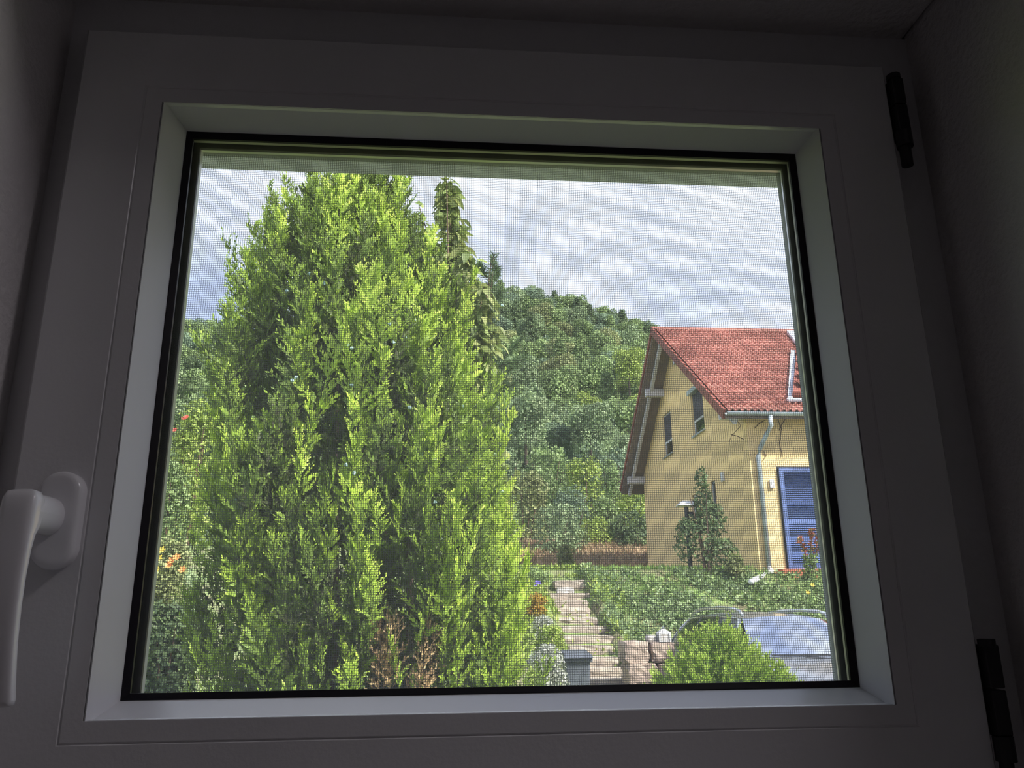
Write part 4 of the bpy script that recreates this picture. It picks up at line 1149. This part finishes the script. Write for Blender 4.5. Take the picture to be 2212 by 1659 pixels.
def shrub(name, label, cat, px, py0, py1, wpx, Y, mat, n=2600, leaf=0.06, seed=0, group=None, lumps=None, flat=1.0, droop=0.0, stems=True):
    """a leafy bush: px centre, py0 top row, py1 base row, wpx width in the photo's pixels at distance Y"""
    top = at(px, py0, Y); bot = at(px, py1, Y)
    sc_ = (at(px + 50, py1, Y).x - at(px - 50, py1, Y).x) / 100
    w2 = wpx * sc_ / 2; h = top.z - bot.z
    base = Vector((bot.x, Y, bot.z))
    t = thing(name, base, label, cat, group)
    g2 = random.Random(seed + 77)
    lp = [(0, 0, h * 0.50, w2 * 0.72, w2 * 0.6 * flat, h * 0.46)]
    for k in range(7):
        a = g2.uniform(0, 6.28); r = g2.uniform(0.3, 0.62) * w2
        lp.append((r * math.cos(a), r * math.sin(a) * flat, g2.uniform(0.22, 0.74) * h, w2 * g2.uniform(0.28, 0.42), w2 * g2.uniform(0.28, 0.42) * flat, h * g2.uniform(0.18, 0.28)))
    for k in range(4):
        a = k * 1.6 + seed; lp.append((0.5 * w2 * math.cos(a), 0.4 * w2 * math.sin(a) * flat, 0.16 * h, 0.42 * w2, 0.4 * w2 * flat, 0.20 * h))
    V, Q = leaf_cloud(n, lumps(w2, h) if lumps else lp, leaf, leaf * 0.62, 800 + seed, shell=0.62, out=0.8, droop=droop)
    link('leaves', np_mesh('leaves', V, Q), GREENS[mat] if isinstance(mat, str) else mat, t)['kind'] = 'stuff'
    if stems:
        for k in range(4):
            a = k * 1.7 + seed
            MB().tube([base + Vector((0.05 * math.cos(a), 0.05 * math.sin(a), -0.1)), base + Vector((w2 * 0.25 * math.cos(a), w2 * 0.25 * math.sin(a), h * 0.4)), base + Vector((w2 * 0.5 * math.cos(a), w2 * 0.4 * math.sin(a), h * 0.75))], max(0.006, h * 0.012), 5, h * 0.004).build('stem', M['twig'], t)
    return t
HE = 'hedge bushes below the forest'
shrub('bush', 'broad olive-tinged bush at the bottom of the forest behind the brown grass', 'bush', 1135, 1010, 1215, 130, 33, 'olive', 2600, 0.16, 1, HE)
shrub('bush', 'pale green bush in the middle of the hedge behind the dry grass', 'bush', 1205, 1080, 1225, 150, 30, 'grey', 2600, 0.13, 2, HE)
shrub('bush', 'tall yellow-green bush with upright shoots in the hedge', 'bush', 1268, 975, 1160, 110, 38, 'yellow', 2400, 0.17, 3, HE)
shrub('bush', 'low dark green bush beside the yellow house corner', 'bush', 1365, 1100, 1205, 110, 31, 'dark', 2400, 0.13, 4, HE)
shrub('bush', 'bright green bush under the low eave of the yellow house', 'bush', 1375, 1052, 1150, 120, 37, 'yellow', 2000, 0.16, 5, HE)
shrub('bush', 'mid-green rounded bush in front of the tall yellow-green bush', 'bush', 1310, 1065, 1190, 100, 33, 'mid', 2200, 0.14, 6, HE)
shrub('bush', 'slender light green bush above the hedge near the house eave', 'bush', 1320, 985, 1140, 90, 42, 'mid', 2000, 0.18, 7, HE)
shrub('bush', 'shaggy grey-green bush half hidden by the cypress', 'bush', 1095, 1060, 1230, 100, 28, 'mid', 2200, 0.12, 8, HE)
shrub('bush', 'small dark tuft bush at the edge of the brown grass', 'bush', 1222, 1175, 1232, 44, 24, 'olive', 900, 0.09, 9, HE)

shrub('bush', 'wide pale olive bush joining the hedge behind the shaggy bush', 'bush', 1170, 1000, 1190, 140, 40, 'mid', 2600, 0.18, 14, HE)
shrub('bush', 'leafy green bush low in the hedge before the grey-green trees', 'bush', 1240, 1040, 1200, 120, 36, 'blue', 2400, 0.15, 15, HE)
shrub('bush', 'grey-leaved bush in the hedge just under the grey-green trees', 'bush', 1190, 960, 1130, 170, 48, 'mid', 2600, 0.22, 16, HE)
shrub('bush', 'dull green bush at the hedge end by the roof verge', 'bush', 1345, 960, 1130, 120, 50, 'blue', 2400, 0.22, 17, HE)
shrub('bush', 'tall pale green bush behind the cypress flank in the hedge', 'bush', 1095, 960, 1160, 120, 46, 'grey', 2400, 0.20, 18, HE)
shrub('bush', 'yellowish bush between the hedge and the dry grass', 'bush', 1290, 1110, 1210, 110, 31.5, 'yellow', 2200, 0.12, 19, HE)
# evergreen shrub against the gable, thin shoots at its top
def wall_lumps(w2, h):
    return [(-0.25 * w2, 0, 0.30 * h, 0.75 * w2, 0.5 * w2, 0.28 * h), (0.45 * w2, 0, 0.18 * h, 0.6 * w2, 0.45 * w2, 0.18 * h), (0.05 * w2, 0, 0.58 * h, 0.34 * w2, 0.3 * w2, 0.22 * h), (0.25 * w2, 0, 0.5 * h, 0.5 * w2, 0.3 * w2, 0.2 * h), (0.05 * w2, 0, 0.74 * h, 0.26 * w2, 0.2 * w2, 0.18 * h), (0.0, 0, 0.92 * h, 0.20 * w2, 0.15 * w2, 0.10 * h), (-0.6 * w2, 0, 0.38 * h, 0.32 * w2, 0.3 * w2, 0.14 * h)]
shrub('evergreen_shrub', 'straggly dark evergreen shrub growing against the yellow gable wall', 'shrub', 1530, 1015, 1245, 135, 15.9, 'dark', 2300, 0.085, 11, lumps=wall_lumps)
wbr = shrub('bush', 'low brownish bush at the foot of the evergreen wall shrub', 'bush', 1590, 1195, 1242, 50, 15.6, 'olive', 700, 0.06, 12)

# ------------------------------------------------------------------ drooping leafy tree beside the cypress
def big_leaf():
    m = MB()
    ax = [(0, 0, 0), (0.25, 0, 0.012), (0.6, 0, 0.0), (1.0, 0, -0.10)]
    wd = [0.02, 0.19, 0.17, 0.0]
    rows = [[(x, -w_, z + w_ * 0.35), (x, 0, z), (x, w_, z + w_ * 0.35)] for (x, y, z), w_ in zip(ax, wd)]
    return m.grid(rows)
leaf_me = big_leaf().mesh('leaf', fix=False); 
mlf, n_, out_ = new_mat('drooping_leaf_by_object')
oi = n_.nodes.new('ShaderNodeObjectInfo'); rr = n_.nodes.new('ShaderNodeValToRGB'); d_ = n_.nodes.new('ShaderNodeBsdfPrincipled'); t_ = n_.nodes.new('ShaderNodeBsdfTranslucent'); mx_ = n_.nodes.new('ShaderNodeMixShader')
rr.color_ramp.elements[0].color = (0.16, 0.22, 0.07, 1); rr.color_ramp.elements[1].color = (0.38, 0.41, 0.16, 1); d_.inputs['Roughness'].default_value = 0.45; mx_.inputs[0].default_value = 0.3
n_.links.new(oi.outputs['Random'], rr.inputs['Fac']); n_.links.new(rr.outputs[0], d_.inputs['Base Color']); n_.links.new(rr.outputs[0], t_.inputs['Color']); n_.links.new(d_.outputs[0], mx_.inputs[1]); n_.links.new(t_.outputs[0], mx_.inputs[2]); n_.links.new(mx_.outputs[0], out_.inputs['Surface'])
leaf_me.materials.append(mlf); leaf_me.polygons.foreach_set('use_smooth', [True] * len(leaf_me.polygons))
YC = 5.6
ch0 = Vector((at(985, 1400, YC).x, YC, ground(at(985, 1400, YC).x, YC)))
chr_ = thing('fruit_tree', ch0, 'slender tree with drooping olive-green leaves rising beside the cypress top', 'tree')
pp = [ch0, at(985, 1100, YC), at(983, 800, YC), at(968, 560, YC), at(965, 400, YC)]
MB().tube(pp, [0.035, 0.028, 0.018, 0.008, 0.003], 8).build('trunk', M['twig'], chr_, smooth=True)
branches = [(965, 392, 965, 640, 48, 75), (905, 445, 955, 640, 44, 30), (1012, 540, 975, 760, 62, 45), (1045, 620, 985, 820, 72, 55), (1062, 690, 990, 900, 70, 44), (985, 480, 968, 660, 54, 40)]
bush_leaf = []
gg = np.random.default_rng(3); nlf = 0
for bi, (tx, ty, bx, by, rad_px, cnt_) in enumerate(branches):
    Yb = YC + gg.normal() * 0.12
    a, b = at(bx, by, YC), at(tx, ty, Yb)
    mid = a.lerp(b, 0.5) + Vector((0.04, 0, -0.05))
    MB().tube([a, mid, b], 0.011, 6, 0.004).build('branch', M['twig'], chr_, smooth=True)
    for k in range(cnt_):
        t = gg.random() ** 0.9
        p = (a.lerp(mid, t * 2) if t < 0.5 else mid.lerp(b, t * 2 - 1))
        r = rad_px * 0.0036 * (0.30 + 0.70 * gg.random()) * (0.40 + 0.75 * (1 - t))
        an = gg.random() * 6.28
        q = p + Vector((r * math.cos(an) * 0.7, r * math.sin(an) * 0.7, gg.normal() * 0.04))
        for _ in range(4): bush_leaf.append(p + Vector((r * math.cos(an + 2 + 1.5 * _) * 0.9 * gg.random(), r * math.sin(an + 2 + 1.5 * _) * 0.9 * gg.random(), gg.normal() * 0.05)) - ch0)
        s = 0.11 + 0.055 * gg.random()
        o = link('leaf', leaf_me, None, chr_)
        o.matrix_local = Matrix.Translation(q - ch0) @ Matrix.Rotation(an, 4, 'Z') @ Matrix.Rotation(rad(38 + 25 * gg.random()), 4, 'Y') @ Matrix.Rotation(gg.normal() * 0.5, 4, 'X') @ Matrix.Diagonal((s, s, s, 1)); nlf += 1
nb2 = len(bush_leaf); BP = np.array([tuple(p) for p in bush_leaf]); dd = unit(gg.normal(size=(nb2, 3)) * np.array([1, 1, 0.3]) + np.array([0, 0, -0.8])); nn = unit(np.cross(dd, gg.normal(size=(nb2, 3))))
V, Q = quads(BP, dd, nn, 0.11 + 0.05 * gg.random(nb2), 0.045 + 0.02 * gg.random(nb2))
link('inner_leaves', np_mesh('inner_leaves', V, Q), M['cherry'], chr_)['kind'] = 'stuff'
V, Q = leaf_cloud(700, [(0.02, 0.1, 2.6, 0.34, 0.3, 0.7), (0.25, 0.15, 2.3, 0.25, 0.25, 0.5)], 0.10, 0.05, 45, shell=0.3, out=0.4, droop=0.8)
link('lower_leaves', np_mesh('lower_leaves', V, Q), M['cherry'], chr_)['kind'] = 'stuff'

# ------------------------------------------------------------------ pine with its top and side branches showing
YP = 12.5
pb = at(1040, 1240, YP)
pine = thing('pine_tree', (pb.x, YP, ground(pb.x, YP)), 'dark pine whose tip and long boughs show past the cypress', 'tree')
po = Vector((pb.x, YP, ground(pb.x, YP)))
MB().tube([po, at(1045, 900, YP), at(1052, 640, YP), at(1062, 555, YP)], [0.07, 0.045, 0.022, 0.008], 8).build('trunk', M['twig'], pine, smooth=True)
def needles(path, n, ln, seed, spread=0.8):
    g2 = np.random.default_rng(seed); path = np.array([tuple(p) for p in path])
    t = g2.random(n) * (len(path) - 1); i = np.minimum(t.astype(int), len(path) - 2); f_ = (t - i)[:, None]
    P = path[i] * (1 - f_) + path[i + 1] * f_
    d = unit(path[i + 1] - path[i]) * 0.8 + g2.normal(size=(n, 3)) * spread
    d = unit(d)
    return quads(P, d, unit(g2.normal(size=(n, 3))), ln * (0.7 + 0.6 * g2.random(n)), np.full(n, ln * 0.10))
for k, pts in enumerate([[(1060, 640), (1064, 590), (1066, 552)], [(1052, 600), (1042, 585), (1036, 572)], [(1055, 615), (1070, 600), (1074, 580)], [(1050, 640), (1035, 625), (1028, 615)], [(1048, 790), (1090, 770), (1125, 735)], [(1046, 830), (1095, 805), (1135, 770)], [(1046, 800), (1085, 790), (1118, 778)], [(1050, 660), (1072, 645), (1080, 628)], [(1046, 860), (1080, 840), (1110, 830)]]):
    pth = [at(a, b, YP + 0.15 * (k % 3)) for a, b in pts]
    br = MB().tube(pth, 0.018, 5, 0.006).build('bough', M['twig'], pine)
    V, Q = needles([p - po for p in pth], 420 if k in (4, 5, 6, 8) else 280, 0.15, 900 + k)
    link('needles', np_mesh('needles', V, Q), M['pine'], br)['kind'] = 'stuff'

# ------------------------------------------------------------------ bushes to the left of the cypress
shrub('bush', 'tall sunny yellow-green bush with red blossoms behind the cypress by the window edge', 'bush', 395, 840, 1200, 130, 9.5, 'yellow', 3200, 0.06, 21)
shrub('bush', 'soft green bush behind the rose bush next to the window edge', 'bush', 350, 980, 1250, 110, 8.2, 'mid', 2600, 0.05, 22)
rose = shrub('rose_bush', 'rose bush with yellow and orange blooms low by the window edge', 'rose bush', 345, 1150, 1330, 130, 6.5, 'olive', 1800, 0.045, 23)
shrub('bush', 'dark ivy-leaved bush in the lowest corner beside the cypress', 'bush', 350, 1290, 1560, 160, 4.6, 'dark', 3400, 0.04, 24)
shrub('bush', 'grey-green bush glimpsed between the dark ivy bush and the rose', 'bush', 375, 1215, 1420, 150, 7.4, 'grey', 2000, 0.045, 25)
M['petal_red'] = solid('red_petal', (0.55, 0.07, 0.05), 0.6); M['petal_orange'] = solid('orange_petal', (0.85, 0.35, 0.10), 0.6)
M['petal_yellow'] = solid('yellow_petal', (0.85, 0.62, 0.08), 0.6); M['petal_violet'] = solid('violet_petal', (0.18, 0.13, 0.55), 0.6)
def blossom_mesh(mat):
    m = MB()
    for k in range(6):
        a = k * math.pi / 3
        c, s_ = math.cos(a), math.sin(a)
        m.add([(0, 0, 0), (0.6 * c - 0.3 * s_, 0.6 * s_ + 0.3 * c, 0.35), (c, s_, 0.55), (0.6 * c + 0.3 * s_, 0.6 * s_ - 0.3 * c, 0.35)], [(0, 1, 2, 3)])
    m.add([(0.2 * math.cos(t), 0.2 * math.sin(t), 0.3) for t in np.linspace(0, 5.2, 6)], [(0, 1, 2, 3, 4, 5)])
    me = m.mesh('blossom', fix=False); me.materials.append(M[mat]); return me
BL = {k: blossom_mesh(k) for k in ('petal_red', 'petal_orange', 'petal_yellow', 'petal_violet')}
def blossoms(parent, pts, Y, mat, s):
    for px, py in pts:
        o = link('blossom', BL[mat], None, parent)
        o.location = at(px, py, Y) - org(parent); o.scale = (s, s, s); o.rotation_euler = (rad(60), rad((px * 7) % 40 - 20), 0)
blossoms(rose, [(342, 1207), (338, 1232), (350, 1190)], 6.0, 'petal_yellow', 0.035)
blossoms(rose, [(372, 1212), (365, 1222), (382, 1205), (395, 1232)], 6.0, 'petal_orange', 0.035)
redb = bpy.data.objects['bush.009'] if 'bush.009' in bpy.data.objects else rose
for o_n in bpy.data.objects:
    if o_n.get('label', '').startswith('tall sunny yellow-green bush'): redb = o_n
blossoms(redb, [(398, 905), (403, 902), (378, 930)], 9.0, 'petal_red', 0.035)

# ------------------------------------------------------------------ planting beside the stairs
M['silver'] = leafmat('silver_leaf', [(0.30, 0.32, 0.27), (0.42, 0.44, 0.38), (0.55, 0.57, 0.50)], 0.2)
shrub('santolina', 'silvery grey cushion plant beside the wheelie bin', 'plant', 1182, 1388, 1500, 110, 8.9, M['silver'], 2600, 0.035, 31)
shrub('plant', 'pale silvery plant on the bank above the cushion plant', 'plant', 1172, 1325, 1390, 60, 11.5, M['silver'], 900, 0.035, 32)
shrub('plant', 'yellow-green plant on the bank beside the lower stairs', 'plant', 1190, 1345, 1410, 80, 11.0, 'yellow', 1200, 0.04, 33)
shrub('plant', 'golden yellow and orange plant on the bank next to the cypress', 'plant', 1158, 1280, 1330, 56, 12.4, leafmat('golden_leaf', [(0.35, 0.30, 0.05), (0.55, 0.42, 0.08), (0.50, 0.22, 0.06)], 0.3), 900, 0.045, 34)
shrub('plant', 'small leafy plant with yellowish shoots in front of the silvery cushion', 'plant', 1155, 1440, 1510, 50, 8.3, 'yellow', 600, 0.035, 35)
shrub('plant', 'leafy green tuft on the bank at the top of the stairs', 'plant', 1150, 1225, 1262, 90, 15.2, 'mid', 900, 0.06, 36)
vf = thing('violet_flower', at(1160, 1268, 14.2), 'single violet flower beside the upper stairs', 'flower')
MB().tube([at(1160, 1285, 14.2), at(1160, 1262, 14.2)], 0.008, 5).build('stalk', M['pine'], vf)
blossoms(vf, [(1160, 1258), (1157, 1263), (1164, 1260)], 14.2, 'petal_violet', 0.045)
yfl = thing('yellow_flowers', at(1752, 1285, 13.6), 'two small orange-yellow flowers in the ground cover above the car', 'flowers')
blossoms(yfl, [(1754, 1265), (1745, 1281)], 13.5, 'petal_yellow', 0.045)
MB().tube([at(1752, 1300, 13.6), at(1754, 1266, 13.55)], 0.006, 5).build('stalk', M['pine'], yfl)
# red-leaved rose in front of the shutter
rl = leafmat('red_rose_leaf', [(0.35, 0.10, 0.07), (0.45, 0.16, 0.10), (0.22, 0.20, 0.08)], 0.3)
rr_ = thing('red_leaved_rose', at(1745, 1250, 15.6), 'red-leaved climbing rose in front of the blue shutter', 'rose bush')
ro = org(rr_)
for k, pts in enumerate([[(1745, 1250), (1740, 1200), (1727, 1160)], [(1747, 1250), (1752, 1190), (1752, 1140)], [(1750, 1250), (1762, 1200), (1768, 1150)]]):
    pth = [at(a, b, 15.6) for a, b in pts]
    MB().tube(pth, 0.012, 5, 0.005).build('cane', M['twig'], rr_)
    for half, mm_, nn in ((0, 'mid', 90), (1, rl, 60)):
        V, Q = needles([(p - ro) for p in (pth[0:2] if half == 0 else pth[1:3])], nn, 0.10, 950 + k * 2 + half, 1.4)
        Vn = V.reshape(-1, 4, 3); c_ = (Vn[:, 1] + Vn[:, 3]) / 2; Vn[:, 1] = c_ + (Vn[:, 1] - c_) * 4; Vn[:, 3] = c_ + (Vn[:, 3] - c_) * 4
        link('leaves', np_mesh('leaves', V, Q), GREENS[mm_] if isinstance(mm_, str) else mm_, rr_)['kind'] = 'stuff'
# garden lamp post
lp0 = at(1497, 1240, 16.2)
gl_ = thing('garden_lamp', (lp0.x, 16.2, lp0.z), 'slim black lamp post with a flat white head before the yellow gable', 'lamp')
lp1 = at(1478, 1095, 16.2); lpx = (lp0.x + lp1.x) / 2
MB().tube([(lpx, 16.2, lp0.z - 0.2), (lpx, 16.2, lp1.z)], 0.045, 10).build('post', M['black'], gl_)
hz = lp1.z
MB().add([(lpx - 0.20, 16.05, hz + 0.02), (lpx + 0.14, 16.05, hz + 0.02), (lpx + 0.14, 16.35, hz + 0.02), (lpx - 0.20, 16.35, hz + 0.02), (lpx - 0.10, 16.10, hz + 0.12), (lpx + 0.12, 16.10, hz + 0.12), (lpx + 0.12, 16.30, hz + 0.12), (lpx - 0.10, 16.30, hz + 0.12)], [(3, 2, 1, 0), (4, 5, 6, 7), (0, 1, 5, 4), (1, 2, 6, 5), (2, 3, 7, 6), (3, 0, 4, 7)]).build('lamp_head', M['white'], gl_, bevel=0.01)
MB().box((lpx + 0.12, 16.12, hz + 0.0), (lpx + 0.24, 16.28, hz + 0.13)).build('lamp_housing', M['black'], gl_, bevel=0.01)
MB().box((lpx + 0.04, 16.16, hz - 0.19), (lpx + 0.16, 16.24, hz - 0.11)).build('sensor', M['black'], gl_, bevel=0.01)

# ------------------------------------------------------------------ ground cover, grass, dry grass
def scatter(name, label, cat, mat, n, region, L, W, seed, upright=0.3, lift=0.03, clump=0.0):
    g2 = np.random.default_rng(seed)
    P = []
    while len(P) < n:
        x = g2.uniform(region[0], region[1]); y = g2.uniform(region[2], region[3])
        if clump and (math.sin(x * 2.3 + seed) * math.cos(y * 2.9 - seed) + 0.5 * math.sin(x * 6 + y * 5)) < g2.uniform(-1.2, 0.6) * clump: continue
        if 1.95 < x < 2.72 and 9.6 < y < 15.8 and g2.random() < 0.93: continue
        if 2.85 < x < 5.6 and y < 12.0: continue
        if x > 6.6 and 16.6 < y < 27.2: continue
        P.append((x, y, ground(x, y) + lift * g2.random()))
    P = np.array(P)
    d = unit(g2.normal(size=(n, 3)) * np.array([1, 1, 0.3]) + np.array([0, 0, upright]))
    nn = unit(np.cross(d, g2.normal(size=(n, 3))) + np.array([0, -0.3, 0.6]))
    nn = unit(np.cross(np.cross(d, nn), d))
    V, Q = quads(P, d, nn, L * (0.6 + 0.8 * g2.random(n)), W * (0.6 + 0.8 * g2.random(n)))
    o = link(name, np_mesh(name, V, Q), mat)
    return tag(o, label, cat, kind='stuff')
scatter('ground_cover', 'leafy green ground cover spreading over the bank above the car', 'ground cover', GREENS['grey'], 17000, (2.7, 9.5, 11.6, 16.0), 0.075, 0.05, 61, 0.7, 0.10, 0.5)
scatter('ground_cover', 'darker green leafy ground cover in patches on the bank', 'ground cover', GREENS['mid'], 9000, (2.6, 9.5, 11.4, 15.9), 0.085, 0.06, 62, 0.6, 0.12, 1.0)
scatter('ground_cover', 'low green weeds around the garden stairs', 'weeds', GREENS['yellow'], 9000, (0.0, 3.4, 8.4, 16.3), 0.08, 0.045, 63, 0.8, 0.08, 0.4)
scatter('grass', 'lawn grass along the top of the bank before the house', 'grass', lm('lawn_blade', (0.14, 0.24, 0.06), (0.20, 0.33, 0.08), (0.30, 0.42, 0.11)), 20000, (-1.0, 7.2, 14.8, 26.6), 0.12, 0.018, 64, 2.0, 0.0)
scatter('dry_grass', 'reddish-brown dry grass patch beside the yellow house', 'dry grass', lm('dry_blade', (0.30, 0.19, 0.12), (0.42, 0.29, 0.19), (0.50, 0.40, 0.24), 0.2), 16000, (0.5, 10.5, 26.3, 33.0), 0.30, 0.035, 65, 1.6, 0.0)
